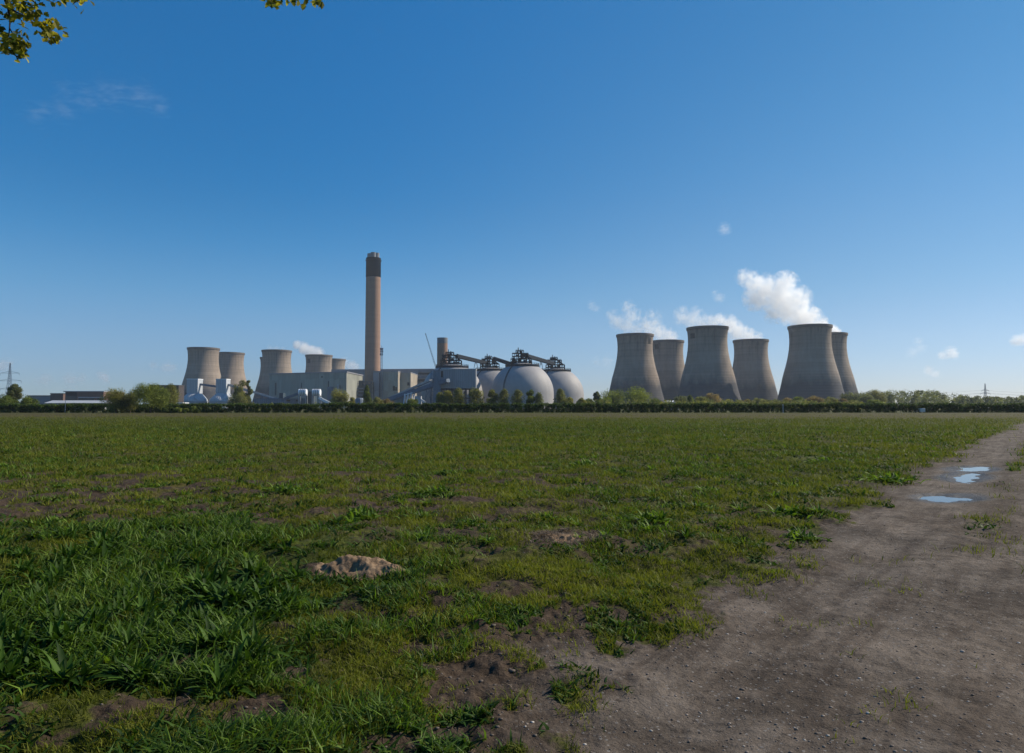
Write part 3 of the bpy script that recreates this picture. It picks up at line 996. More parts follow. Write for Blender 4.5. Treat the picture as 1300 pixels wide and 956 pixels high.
# left group
tree(18, 487, 16, 230, 'dull', 'wispy', 'tall wispy tree beside the left pylon', trunk_frac=0.25)
tree(6, 502, 26, 205, 'green', 'round', 'dark rounded bush at the left edge below the pylon', name='bush')
tree(34, 503, 20, 206, 'green', 'round', 'dark rounded bush between the pylon and the long pale roof', name='bush')
tree(148, 493, 27, 192, 'yellow', 'round', 'pale yellow-green tree beside the brown brick building', trunk_frac=0.12, n_each=70)
tree(166, 494, 22, 193, 'olive', 'round', 'olive tree between the pale yellow tree and the big green one', trunk_frac=0.12)
tree(192, 486, 38, 190, 'fresh', 'round', 'biggest round green tree in front of the hedge on the left', trunk_frac=0.13, n_each=130)
tree(217, 489, 20, 260, 'olive', 'column', 'dull olive tree close behind the big round green tree')
tree(233, 518, 24, 186, 'fresh', 'round', 'low light green bush in front of the hedge below the first white hopper', name='bush')
tree(215, 517, 16, 187, 'green', 'round', 'low green bush at the foot of the dull olive tree', name='bush')
tree(249, 516, 14, 187, 'green', 'round', 'low green bush between the two white hoppers', name='bush')
tree(306, 481, 17, 420, 'olive', 'wispy', 'tall thin-leaved tree crossing the conveyor beside the second hopper')
tree(316, 481, 9, 425, 'dull', 'wispy', 'slim tree touching the tall thin-leaved one, on its right')
tree(302, 500, 22, 415, 'olive', 'round', 'low olive bush below the tall thin-leaved tree', name='bush')
tree(431, 496, 22, 400, 'yellow', 'round', 'yellow-green tree in front of the long grey hall')
tree(446, 503, 9, 400, 'yellow', 'round', 'small yellow-green bush left of the chimney foot', name='bush')
tree(466, 489, 13, 390, 'green', 'cone', 'dark cone-shaped tree at the foot of the tall chimney')
tree(477, 505, 14, 380, 'yellow', 'round', 'yellow-green bush right of the cone-shaped tree', name='bush')
tree(493, 506, 14, 385, 'orange', 'round', 'brownish bush below the low end of the long conveyor', name='bush')
tree(524, 506, 12, 380, 'fresh', 'round', 'fresh green bush in front of the white trestle frame', name='bush')
# slim trees before the domes
PG = 'slim trees in a row in front of the domes'
for (px, pt, w, kd, lb) in [
    (559, 501, 11, 'olive', 'slim dull tree at the foot of the blue transfer tower'),
    (569, 498, 13, 'yellow', 'pale slim tree under the left end of the box building'),
    (582, 495, 11, 'olive', 'slim tree in front of the stilts under the box building'),
    (605, 496, 14, 'olive', 'broad slim-row tree at the right end of the box building'),
    (625, 496, 11, 'olive', 'slim tree just left of the largest dome'),
    (640, 496, 11, 'olive', 'slim tree over the left side of the largest dome'),
    (657, 496, 11, 'olive', 'slim tree over the middle of the largest dome'),
    (673, 496, 10, 'green', 'slim darker tree right of the middle of the largest dome'),
    (684, 500, 9, 'dull', 'shorter slim tree near the right side of the largest dome'),
]:
    tree(px, pt - random.uniform(0.3, 2.5), w * random.uniform(1.15, 1.45), 330, kd, random.choice(['column', 'column', 'wispy']), lb, PG, trunk_frac=0.05, n_each=70)
tree(711, 494, 14, 335, 'olive', 'column', 'taller slim tree over the foot of the rightmost dome', PG, trunk_frac=0.1)
tree(720, 503, 13, 332, 'yellow', 'round', 'yellowish bush right of the taller slim tree', name='bush')
tree(738, 503, 11, 332, 'yellow', 'round', 'small yellow-green bush at the right foot of the rightmost dome', name='bush')
tree(749, 506, 14, 360, 'green', 'round', 'dark low bush in the open gap right of the domes', name='bush')
# right group
RG = 'trees below the right cooling towers'
for (px, pt, w, Y, kd, st, lb, nm) in [
    (758, 497, 10, 380, 'dull', 'wispy', 'slim loose tree standing alone right of the domes', 'tree'),
    (767, 505, 18, 350, 'green', 'round', 'dark bush left of the leftmost right-hand cooling tower', 'bush'),
    (778, 494, 25, 380, 'fresh', 'round', 'broad green tree below the left edge of the first tower in the right cluster', 'tree'),
    (809, 492, 31, 390, 'fresh', 'round', 'widest green tree below the middle of the first tower in the right cluster', 'tree'),
    (833, 505, 18, 360, 'green', 'round', 'green bush right of the widest tree', 'bush'),
    (838, 512, 16, 300, 'yellow', 'round', 'low yellowish bush left of the small white roof', 'bush'),
    (864, 502, 14, 420, 'dull', 'round', 'round grey-green tree just right of the small white roof', 'tree'),
    (876, 502, 8, 400, 'fresh', 'column', 'slim fresh green tree at the left foot of the tall middle tower', 'tree'),
    (891, 503, 18, 420, 'olive', 'round', 'olive tree at the foot of the tall middle tower', 'tree'),
    (905, 500, 20, 440, 'orange', 'round', 'brownish round tree at the foot of the tall middle tower', 'tree'),
    (924, 507, 22, 420, 'yellow', 'round', 'yellow-green tree between two right-hand cooling towers', 'tree'),
    (946, 507, 20, 440, 'orange', 'round', 'brownish tree at the left foot of the smaller tower between two tall ones', 'tree'),
    (966, 506, 21, 440, 'olive', 'round', 'olive tree at the foot of the smaller tower between two tall ones', 'tree'),
    (984, 508, 16, 430, 'dull', 'round', 'grey-green low tree at the bright gap between two towers', 'tree'),
    (999, 506, 17, 440, 'orange', 'round', 'brownish tree at the left foot of the rightmost tall tower', 'tree'),
    (1013, 504, 15, 430, 'fresh', 'round', 'green tree below the rightmost tall tower, left of its middle', 'tree'),
    (1034, 502, 21, 440, 'orange', 'round', 'rusty brown round tree below the middle of the rightmost tall tower', 'tree'),
    (1054, 504, 20, 440, 'olive', 'round', 'olive tree below the right side of the rightmost tall tower', 'tree'),
    (1068, 506, 14, 430, 'orange', 'round', 'brownish small tree at the right foot of the rightmost tall tower', 'tree'),
    (1079, 496, 20, 520, 'dull', 'round', 'tall grey-green tree hiding the foot of the hindmost right tower', 'tree'),
    (1099, 500, 20, 500, 'dull', 'round', 'grey-green tree where the wood starts', 'tree'),
    (1111, 495, 22, 560, 'yellow', 'round', 'yellow-green tree at the left end of the far wood', 'tree'),
    (1112, 507, 17, 330, 'fresh', 'round', 'bright green bush rising from the hedge in front of the far wood', 'bush'),
]:
    tree(px, pt, w, Y, kd, st, lb, RG, name=nm, n_each=75)


def woodland():
    cs, rs = [], []
    prof = [(1090, 497), (1122, 496), (1140, 493.5), (1158, 495), (1178, 494.5), (1196, 497), (1212, 500), (1222, 502.5), (1240, 502), (1262, 503), (1278, 504), (1290, 502), (1304, 501), (1340, 500), (1400, 498), (1460, 499)]
    for i in range(320):
        px = random.uniform(1088, 1460)
        for (a, ya), (b, yb) in zip(prof, prof[1:]):
            if a <= px <= b: pt = ya + (yb - ya) * (px - a) / (b - a)
        Y = random.uniform(640, 900)
        H = P(px, pt, Y).z * random.choice([1.0, 0.97, 0.9, 0.8, 0.6])
        X = P(px, pt, Y).x
        r = H * random.uniform(0.14, 0.22)
        for q in range(4):
            cs.append((X + random.gauss(0, r * 0.6), Y + random.gauss(0, r), max(1.5, H - r * (0.9 + q * 1.25))))
            rs.append(r * random.uniform(0.8, 1.2))
    V, Fc, T = leaf_cloud(cs, rs, 70, 1.4)
    V[:, 2] = np.maximum(V[:, 2], 0.0)
    o = np_mesh('woodland', V, Fc, LEAF['dull'], attrs={'tint': T})
    tag(o, 'hazy mixed wood along the horizon on the far right', 'wood', kind='stuff')


def scrub():
    cs, rs = [], []
    for (p0, p1, top, n) in ((318, 560, 512, 60), (735, 850, 508, 70), (845, 1095, 508.5, 190), (-40, 150, 514, 40), (200, 300, 513, 30)):
        for i in range(n):
            px = random.uniform(p0, p1)
            Y = random.uniform(300, 400)
            q = P(px, top + random.uniform(-2.0, 3.5), Y)
            r = random.uniform(0.9, 1.7)
            for z in (q.z - r, (q.z - r) * 0.5):
                cs.append((q.x + random.gauss(0, .4), Y, max(0.6, z)))
                rs.append(r)
    V, Fc, T = leaf_cloud(cs, rs, 60, 0.5)
    V[:, 2] = np.maximum(V[:, 2], 0.0)
    o = np_mesh('undergrowth', V, Fc, LEAF['olive'], attrs={'tint': T})
    tag(o, 'low tangled scrub growing behind the hedges', 'scrub', kind='stuff')


woodland()
scrub()


# ------------------------------------------------------------------ hedges
def hedge(px0, px1, Y0, Y1, ytop, label, n_clump, depth=2.0):
    a, b = P(px0, ytop, Y0), P(px1, ytop, Y1)
    L = (b - a).length
    root = empty('hedge', ((a.x + b.x) / 2, (a.y + b.y) / 2, 0), label, 'hedge', 'hedges along the far side of the field')
    cs, rs = [], []
    for i in range(n_clump):
        t = random.random()
        p = a.lerp(b, t)
        hn = 0.82 + 0.42 * float(fbm(np.array([p.x * 0.16]), np.array([3.3]), 5, 4)[0])
        z = p.z * hn * random.choice([0.14, 0.35, 0.55, 0.7, 0.82, 0.88])
        r = random.uniform(0.35, 0.6)
        cs.append((p.x - root.location.x, p.y + random.uniform(-.5, .5) * depth - root.location.y, z))
        rs.append(r)
    V, Fc, T = leaf_cloud(cs, rs, 44, 0.26)
    V[:, 2] = np.maximum(V[:, 2], 0.02)
    np_mesh('foliage', V, Fc, LEAF['hedge'], root, {'tint': T})
    m = MB()
    n = int(L / 1.2)
    for i in range(n):
        p = a.lerp(b, (i + random.random() * .6) / n)
        q = Vector((p.x - root.location.x, p.y - root.location.y + random.uniform(-.6, .6), 0))
        m.path([q + Vector((0, 0, -.1)), q + Vector((random.uniform(-.3, .3), 0, 0.8)), q + Vector((random.uniform(-.6, .6), random.uniform(-.3, .3), 1.7))], [0.05, 0.04, 0.015], 4)
    m.build('stem', M['twig'], root)


hedge(-80, 212, 196, 198, 513, 'ragged hedge on the left below the brown buildings', 1500)
hedge(214, 700, 198, 199, 512.5, 'long clipped hedge in front of the chimney and domes', 2400)
hedge(700.5, 1110, 199, 200, 512.5, 'hedge stretch below the right-hand cooling towers', 2100)
hedge(1110.5, 1380, 200, 202, 512, 'tall hedge stretch in front of the far wood', 1500)

# ------------------------------------------------------------------ cooling towers
PROF = [(45.5, 7.0), (43.6, 14), (41.0, 23), (38.4, 34), (35.9, 46), (32.6, 57), (29.7, 69), (27.6, 81), (26.7, 92), (26.9, 101), (27.6, 108), (28.2, 111.2)]


def prof_r(z):
    for (r0, z0), (r1, z1) in zip(PROF, PROF[1:]):
        if z0 <= z <= z1: return r0 + (r1 - r0) * (z - z0) / (z1 - z0)
    return PROF[-1][0]


def spline_prof():
    zs = np.linspace(PROF[0][1], PROF[-1][1], 34)
    pz = [p[1] for p in PROF]
    pr = [p[0] for p in PROF]
    raw = np.interp(zs, pz, pr)
    sm = raw.copy()
    for _ in range(3):
        sm[1:-1] = (sm[:-2] + 2 * sm[1:-1] + sm[2:]) / 4
    return list(zip(sm, zs))


sp_ = spline_prof()
_m = MB().lathe([(r, z) for r, z in sp_] + [(r - 0.7, z) for r, z in reversed(sp_)], 72, close=True)
shell_o = _m.build('shell', M['tower'], smooth=True)
rt = sp_[-1][0]
_m = MB().lathe([(rt + 0.05, 110.2), (rt + 0.75, 110.6), (rt + 0.85, 114.0), (rt - 0.75, 114.0), (rt - 0.85, 110.2)], 72, close=True)
rim_o = _m.build('rim', M['rim'], smooth=True)
_m = MB()
for k in range(36):
    a0, a1 = 2 * PI * k / 36, 2 * PI * (k + 0.5) / 36
    a2 = 2 * PI * (k + 1) / 36
    top = (45.2 * math.cos(a1), 45.2 * math.sin(a1), 7.3)
    _m.tube((47.5 * math.cos(a0), 47.5 * math.sin(a0), -0.2), top, 0.45, n=6)
    _m.tube((47.5 * math.cos(a2), 47.5 * math.sin(a2), -0.2), top, 0.45, n=6)
legs_o = _m.build('support_frame', M['rim'])
_m = MB().lathe([(51, -0.3), (51, 1.6), (50.4, 1.6), (50.4, -0.3)], 48, close=True)
basin_o = _m.build('basin_wall', M['rim'])
tower_parts = [shell_o, rim_o, legs_o, basin_o]
first = [True]


def duct_opening(root, az, z, w, h):
    """dark duct hole patched proud of the shell; az measured on the shell"""
    m = MB()
    n = 8
    vs, fs = [], []
    for i in range(n + 1):
        t = az + (i / n - 0.5) * w / prof_r(z)
        for zz in (z - h / 2, z - h / 6, z + h / 6, z + h / 2):
            for off in (-0.3, 0.25):
                r = prof_r(zz) + off
                vs.append((r * math.cos(t), r * math.sin(t), zz))
    for i in range(n):
        for j in range(3):
            a = i * 8 + j * 2
            b = a + 8
            fs.append((a + 1, b + 1, b + 3, a + 3))
            fs.append((a, a + 2, b + 2, b))
        a, b = i * 8, i * 8 + 8
        fs.append((a, b, b + 1, a + 1))
        fs.append((a + 6, a + 7, b + 7, b + 6))
    for a in (0, n * 8):
        for j in range(3):
            q = a + j * 2
            fs.append((q, q + 1, q + 3, q + 2) if a == 0 else (q, q + 2, q + 3, q + 1))
    m.add(vs, fs)
    m.build('duct_opening', M['hole'], root)


TOW = []


def cooling_tower(px, ytop, label, group, opening=None):
    d = P(px, ytop, 1000.0)
    Y = 1000.0 * (114.0 - CAMZ) / (d.z - CAMZ)
    # the near rim reads highest: shift so that the rim, not the axis, meets the pixel
    p = P(px, ytop, Y)
    root = empty('cooling_tower', (p.x, Y, 0), label, 'cooling tower', group, random.uniform(0, 6.28))
    for part in tower_parts:
        o = part if first[0] else part.copy()
        if not first[0]: COL.objects.link(o)
        o.parent = root
    first[0] = False
    if opening:
        ang, z, w, h = opening
        view = math.atan2(-p.x, Y)           # direction to the camera seen from the tower
        az = -PI / 2 - math.atan2(p.x, Y) + math.radians(ang) - root.rotation_euler.z
        duct_opening(root, az, z, w, h)
    TOW.append((px, ytop, Y))
    return Y


GR = 'cooling towers in the right cluster'
GL = 'cooling towers in the left cluster'
YT1 = cooling_tower(806, 425, 'leftmost tower of the right cluster, with a dark slot near its upper right', GR, (55, 103, 6, 10))
YT2 = cooling_tower(846.5, 433, 'tower half hidden behind the leftmost one of the right cluster', GR, (-38, 103, 7, 8))
YT3 = cooling_tower(898, 416, 'tall front tower in the middle of the right cluster', GR, (-48, 101, 9, 7))
YT4 = cooling_tower(953, 432, 'smaller tower between the two tall front towers of the right cluster', GR)
YT5 = cooling_tower(1028, 414, 'rightmost tall front tower, under the thickest white steam', GR)
YT6 = cooling_tower(1050, 424, 'last tower on the right, half hidden by the tall one under thick steam', GR)
YL1 = cooling_tower(258.5, 442, 'leftmost tower of the left cluster, behind the two white hoppers', GL)
YL2 = cooling_tower(292, 448, 'second tower from the left, partly behind the leftmost one', GL)
YL3 = cooling_tower(351.5, 445, 'tower rising behind the left end of the long grey hall', GL)
YL4 = cooling_tower(347, 454, 'tower almost wholly hidden behind the one at the left end of the hall', GL)
YL5 = cooling_tower(405, 451, 'tower over the middle of the long grey hall, with a dark patch at upper left', GL, (-52, 100, 9, 9))
YL6 = cooling_tower(423, 456, 'tower furthest back, peeping out right of the one over the hall', GL)

# ------------------------------------------------------------------ main chimney
YC = 1144.0
c = P(472.6, 500, YC)
ch = empty('chimney', (c.x, YC, 0), 'very tall brown chimney with a black top band', 'chimney')
zb, zt, zf = P(472, 352, YC).z, P(472, 328, YC).z, P(472, 322, YC).z
MB().lathe([(13.3, 0), (12.9, 60), (12.5, 140), (12.2, zb)], 48).build('shaft', M['chimney'], ch, True)
MB().lathe([(12.25, zb - .5), (12.5, zb), (12.4, zt), (10.6, zt), (10.6, zt - 3), (0.01, zt - 3)], 48).build('top_band', M['black_band'], ch, True)
MB().lathe([(12.6, zt - 4), (13.6, zt - 4), (13.6, zt - 3.7), (12.6, zt - 3.7)], 48, close=True).build('gallery', M['steel'], ch)
for k, (dx, dy) in enumerate([(-5.4, -2.4), (0.6, -5.0), (5.4, -1.0)]):
    MB().lathe([(4.7, zt - 3), (4.6, zf + (0.6 if k != 0 else -0.8)), (4.0, zf + (0.6 if k != 0 else -.8)), (4.0, zt - 3)], 24, (dx, dy), True).build('flue', M['flue'], ch, True)

# second chimney
Y2 = 760.0
c = P(561.5, 470, Y2)
c2 = empty('chimney', (c.x, Y2, 0), 'shorter brown chimney behind the box building, with a grey top', 'chimney')
z2 = P(561, 429, Y2).z
zk = P(561, 436, Y2).z
MB().lathe([(6.0, 0), (5.85, zk)], 36).build('shaft', M['chimney'], c2, True)
MB().lathe([(5.9, zk), (5.9, z2), (4.6, z2), (4.6, z2 - 4), (0.01, z2 - 4)], 36).build('top_band', M['flue'], c2, True)


# ------------------------------------------------------------------ lattice helpers
def lattice_mast(m, x, y, w0, w1, z0, z1, n, t):
    zs = [z0 + (z1 - z0) * i / n for i in range(n + 1)]
    W = [w0 + (w1 - w0) * i / n for i in range(n + 1)]
    cor = ((-1, -1), (1, -1), (1, 1), (-1, 1))
    for i in range(n):
        for k in range(4):
            a, b = cor[k], cor[(k + 1) % 4]
            p = lambda q, j: (x + q[0] * W[j] / 2, y + q[1] * W[j] / 2, zs[j])
            m.beam(p(a, i), p(a, i + 1), t)
            m.beam(p(a, i), p(b, i + 1), t * 0.6)
            m.beam(p(a, i + 1), p(b, i + 1), t * 0.6)


def frame_block(m, x0, x1, y0, y1, z0, levels, nx, ny, t, brace=True, h=3.0):
    """open steel frame of posts, floor beams and braces"""
    zt_ = z0 + levels * h
    xs = [x0 + (x1 - x0) * i / nx for i in range(nx + 1)]
    ys = [y0 + (y1 - y0) * i / ny for i in range(ny + 1)]
    for i, x in enumerate(xs):
        for j, y in enumerate(ys):
            if 0 < i < nx and 0 < j < ny: continue
            m.beam((x, y, z0), (x, y, zt_), t)
    for l in range(1, levels + 1):
        z = z0 + l * h
        for y in ys: m.beam((x0, y, z), (x1, y, z), t * 0.8)
        for x in xs: m.beam((x, y0, z), (x, y1, z), t * 0.8)
    if brace:
        for l in range(levels):
            i = (l * 2) % nx
            for y in (y0, y1):
                m.beam((xs[i], y, z0 + l * h), (xs[i + 1], y, z0 + (l + 1) * h), t * 0.6)


# antenna mast beside the chimney
Yt = 1075
p = P(484.5, 441, Yt)
mast = empty('antenna_mast', (p.x, Yt, 0), 'thin lattice mast with antennas right of the tall chimney', 'mast')
m = MB()
lattice_mast(m, 0, 0, 3.6, 2.0, 0, p.z - 3, 20, 0.3)
m.build('lattice', M['steel_blue'], mast)
m = MB()
for zz in (p.z - 11, p.z - 6.5, p.z - 2.5):
    for k in range(5):
        a = k * 1.257 + zz
        m.box(2.0 * math.cos(a) - .6, 2.0 * math.cos(a) + .6, 2 * math.sin(a) - .5, 2 * math.sin(a) + .5, zz - 1.6, zz + 1.6)
m.tube((0, 0, p.z - 4), (0, 0, p.z + 3), 0.25)
m.build('antenna', M['steel_blue'], mast)


# crane
def seg_lattice(m, a, b, w0, w1, n, t):
    a, b = Vector(a), Vector(b)
    d = (b - a).normalized()
    r = d.cross(Vector((0, 1, 0))).normalized()
    u = d.cross(r).normalized()
    for i in range(n):
        p, q = a.lerp(b, i / n), a.lerp(b, (i + 1) / n)
        w, v = w0 + (w1 - w0) * i / n, w0 + (w1 - w0) * (i + 1) / n
        cs_ = [(-1, -1), (1, -1), (1, 1), (-1, 1)]
        for k in range(4):
            c0, c1 = cs_[k], cs_[(k + 1) % 4]
            m.beam(p + r * c0[0] * w / 2 + u * c0[1] * w / 2, q + r * c0[0] * v / 2 + u * c0[1] * v / 2, t)
            m.beam(p + r * c0[0] * w / 2 + u * c0[1] * w / 2, q + r * c1[0] * v / 2 + u * c1[1] * v / 2, t * 0.6)


Yk = 800
base, tip = P(555, 472, Yk), P(540, 423, Yk)
foot = Vector((base.x + 6, Yk, 0))
cr = empty('crane', foot, 'mobile crane whose thin dark lattice boom leans left above the roofs', 'crane')
m = MB()
bfoot = Vector((base.x + (base.x - tip.x) * (base.z - 4) / (tip.z - base.z), Yk, 4)) - foot
bfoot = Vector((min(bfoot.x, 10), 0, 4))
seg_lattice(m, bfoot, tip - foot, 1.6, 0.8, 26, 0.2)
m.build('boom', M['steel'], cr)
m = MB()
m.box(bfoot.x - 3, bfoot.x + 6, -2, 2, 1.6, 4.6)
m.box(bfoot.x - 5, bfoot.x + 6, -3.2, -2.2, 0, 1.5)
m.box(bfoot.x - 5, bfoot.x + 6, 2.2, 3.2, 0, 1.5)
m.build('carriage', M['steel'], cr)


# ------------------------------------------------------------------ power house buildings
def XZ(px, py, Y):
    q = P(px, py, Y)
    return q.x, q.z


def windows_dark(parent, rects, Y, off, name='vent_opening', mat=None):
    for (x0, y0, x1, y1) in rects:
        a, b = P(x0, y0, Y), P(x1, y1, Y)
        MB().box(a.x, b.x, Y - off, Y + 0.3, b.z, a.z).build(name, mat or M['hole'], parent, world=True)


# long grey-green hall on the left
xa, za = XZ(342, 475.5, 1050)
xb, zb_ = XZ(440, 473, 990)
hall = empty('turbine_hall', ((xa + xb) / 2, 1020, 0), 'long low grey-green hall in front of the towers on the left of the chimney', 'building')
MB().prism([(xa, 1050), (xb, 990), (xb + 0.5, 1094), (xa + 12, 1150)], 0, za).build('wall', M['clad_green'], hall, world=True)
MB().prism([(xa - 1, 1049), (xb + 1, 989), (xb + 1.5, 1095), (xa + 12, 1151)], za + .01, za + 1.6).build('roof', M['roof'], hall, world=True)
# parapet strip and service items on its face
def on_hall(px, y0, y1, w, name, mat, proud=1.0):
    t = (px - 342) / 98
    Y = 1050 - 60 * t - proud
    a, b = P(px - w / 2, y0, Y), P(px + w / 2, y1, Y)
    MB().box(a.x, b.x, Y - 0.2, Y + proud + 4, b.z, a.z).build(name, mat, hall, world=True)
on_hall(350, 486, 502, 1.3, 'louvre', M['teal'])
on_hall(383, 486, 500, 1.0, 'vent_stack', M['steel'])
on_hall(409, 477.5, 479.5, 2.2, 'louvre', M['teal'])
on_hall(417, 484, 494, 1.0, 'vent_stack', M['steel'])
on_hall(419, 491, 508, 6.5, 'stair_tower', M['clad_blue'], 6)
on_hall(429, 488, 497, 1.8, 'vent_stack', M['steel_pale'], 5)

# boiler house behind, long pale roof line
xa, za = XZ(421, 469, 1215)
xb, zb_ = XZ(563, 466, 1190)
boil = empty('boiler_house', ((xa + xb) / 2, 1200, 0), 'tall pale grey boiler house whose long flat roof runs behind the chimney', 'building')
MB().prism([(xa, 1215), (xb, 1190), (xb, 1260), (xa, 1285)], 0, za - 5).build('wall', M['clad_grey'], boil, world=True)
MB().prism([(xa - .5, 1214.5), (xb + .5, 1189.5), (xb + .5, 1260.5), (xa - .5, 1285.5)], za - 4.99, za).build('roof', M['roof'], boil, world=True)
windows_dark(boil, [(531, 473, 547, 475.6), (531, 481.5, 546, 484.5)], 1189, 1.5, 'louvre')
windows_dark(boil, [(531, 477, 549, 480.5), (531, 470, 549, 472)], 1189, 1.2, 'cladding_strip', M['clad_blue'])
windows_dark(boil, [(446, 475, 459, 481)], 1204, 2.0, 'cladding_strip', M['rust'])

# stepped annex to the right of the chimney: returns face the sun
x0, z0 = XZ(474, 472, 1080)
x1, _ = XZ(505, 472, 1080)
x2, z2_ = XZ(521, 472, 1102)
ann = empty('annex', ((x0 + x2) / 2, 1100, 0), 'stepped grey block right of the chimney with sunlit beige end walls', 'building')
MB().prism([(x0, 1080), (x1, 1080), (x1, 1188), (x0, 1188)], 0, z0).build('wall', M['clad_green'], ann, world=True)
MB().prism([(x1 + .02, 1102), (x2, 1102), (x2, 1188), (x1 + .02, 1188)], 0, z0 - .6).build('wall', M['clad_green'], ann, world=True)
MB().box(x1 + .02, x1 + .5, 1080.5, 1101.8, 0, z0 - 0.4).build('end_wall', M['clad_beige'], ann, world=True)
MB().box(x2 + .02, x2 + .5, 1102.5, 1187.5, 0, z0 - 0.9).build('end_wall', M['clad_beige'], ann, world=True)
MB().box(x0 - .4, x1 + .4, 1079.6, 1188.2, z0 + .01, z0 + 1.2).build('roof', M['roof'], ann, world=True)
MB().box(x1 + .6, x2 + .6, 1101.6, 1188.2, z0 - .58, z0 + .6).build('roof', M['roof'], ann, world=True)
windows_dark(ann, [(499, 490, 501.5, 496), (502, 491.5, 504.5, 496)], 1080, 1.0, 'doorway')
windows_dark(ann, [(517.3, 485.5, 520, 489.5)], 1102, 1.0, 'doorway')
m = MB()
xm, zm = XZ(482.5, 473, 1078)
m.box(xm - 1.0, xm + 1.0, 1077, 1079.5, 0, zm)
m.build('downpipe', M['steel'], ann, world=True)
xm, zm = XZ(478, 473, 1079)
MB().box(xm - 5.0, xm + 4.6, 1078.4, 1079.8, 0, zm).build('panel', M['clad_grey'], ann, world=True)

# dark steelwork round the chimney foot
xa, za = XZ(441, 484.5, 1060)
xb, _ = XZ(473, 484.5, 1060)
st = empty('duct_frame', ((xa + xb) / 2, 1060, 0), 'dark teal steel frame and ducts round the foot of the tall chimney', 'steel frame')
m = MB()
frame_block(m, xa + 1, xb - 1, 1060, 1085, 0, 6, 6, 2, 0.9, True, za / 6)
m.build('frame', M['teal'], st, world=True)
m = MB()
for k, (a, b, c_, d) in enumerate([(441.5, 472.5, 489, 515), (442, 450, 486, 498), (452, 459, 483, 489), (453, 462, 491, 497), (464, 471, 487, 507), (445, 462, 499, 508)]):
    q, r = P(a, c_, 1066 + k), P(b, d, 1066 + k)
    m.box(q.x, r.x, 1066 + k * 1.3, 1080 + k, max(r.z, 0), q.z)
m.build('duct', M['teal'], st, world=True)
m = MB()
for y in (492.5, 496.5, 501):
    q, r = P(453, y, 1058), P(461, y + 1.2, 1058)
    m.box(q.x, r.x, 1057, 1059, r.z, q.z)
m.build('walkway', M['steel_blue'], st, world=True)
windows_dark(st, [(441.5, 477.5, 444.5, 487)], 1061, 2.0, 'duct', M['hole'])

# ------------------------------------------------------------------ domes
DR = 31.5
HZ = 46.5


def dome(px, Y, label, nlev, seed):
    random.seed(seed)
    p = P(px, 490, Y)
    root = empty('storage_dome', (p.x, Y, 0), label, 'dome', 'grey storage domes')
    zc = HZ - DR
    prof = [(DR + 0.05, 0)] + [(DR, z) for z in (4, 9, zc)]
    for i in range(1, 25):
        a = PI / 2 * i / 24
        prof.append((max(0.02, DR * math.cos(a)), zc + DR * math.sin(a)))
    MB().lathe(prof, 72).build('shell', M['dome'], root, True)
    # crown deck round the top, standing on the shell
    dr = 16.2
    dz = zc + math.sqrt(DR * DR - dr * dr)
    m = MB()
    m.lathe([(dr - 4.0, dz - 0.5), (dr + 0.2, dz - 1.6), (dr + 0.9, dz + 0.6), (dr + 0.9, dz + 2.0), (dr - 4.0, dz + 2.0)], 40, close=True)
    m.build('crown_deck', M['steel'], root)
    m = MB()
    for k in range(32):
        a = 2 * PI * k / 32
        b = 2 * PI * (k + 1) / 32
        q = lambda t, z: ((dr + .5) * math.cos(t), (dr + .5) * math.sin(t), z)
        m.beam(q(a, dz + 2.0), q(a, dz + 3.4), 0.22)
        for z in (2.7, 3.4): m.beam(q(a, dz + z), q(b, dz + z), 0.2)
    m.build('handrail', M['steel'], root)
    # head house: stepped open steel storeys with machinery
    lv = 2.75
    m = MB()
    z0 = HZ - 2.2
    TI = ((-11.5, 9.5, 6, 0, 2, 8), (-10, 6, 5, 2, 2, 7), (-6.5, 1.5, 4, 4, 1, 4))
    for (xa_, xb_, dy_, l0, nl, nx_) in TI:
        frame_block(m, xa_, xb_, -dy_, dy_, z0 + l0 * lv, nl, nx_, 2, 0.45, True, lv)
        zz = z0 + (l0 + nl) * lv
        for yy in (-dy_, dy_):
            m.beam((xa_, yy, zz + 1.0), (xb_, yy, zz + 1.0), 0.16)
    m.beam((2, 0, z0 + 4 * lv), (8.5, 0, z0 + 2 * lv), 1.4)
    m.build('head_frame', M['steel'], root)
    m = MB()
    for (xa_, xb_, dy_, l0, nl, nx_) in TI:
        for l in range(l0, l0 + nl):
            for k in range(int((xb_ - xa_) / 2.6)):
                x = random.uniform(xa_, xb_ - 2.5)
                y = random.uniform(-dy_ + .5, 1)
                z = z0 + l * lv + 0.1
                m.box(x, x + random.uniform(1.2, 3.4), y, y + random.uniform(1, 3), z, z + random.uniform(0.8, 2.4))
            m.box(xa_, xb_, -dy_ + .1, dy_ - .1, z0 + l * lv + lv - .12, z0 + l * lv + lv + 0.1)
    for (x, hh_) in ((-4.0, 3.4), (-1.5, 1.6), (4.5, -2.2)): m.tube((x, 0, z0), (x, 0, z0 + 5 * lv + hh_), 0.4)
    m.build('machinery', M['steel'], root)
    # ladder strip up the shaded side
    m = MB()
    ta = -PI / 2 - 0.62
    pts = [Vector((DR * math.cos(ta) * 1.012, DR * math.sin(ta) * 1.012, z)) for z in (0, 8, zc)]
    for i in range(1, 15):
        a = math.radians(62) * i / 14
        pts.append(Vector((1.012 * DR * math.cos(a) * math.cos(ta), 1.012 * DR * math.cos(a) * math.sin(ta), zc + 1.012 * DR * math.sin(a))))
    for s in (-0.5, 0.5):
        sd = Vector((-math.sin(ta), math.cos(ta), 0)) * s
        for a, b in zip(pts, pts[1:]): m.beam(a + sd, b + sd, 0.3)
    m.build('ladder', M['steel'], root)
    return root


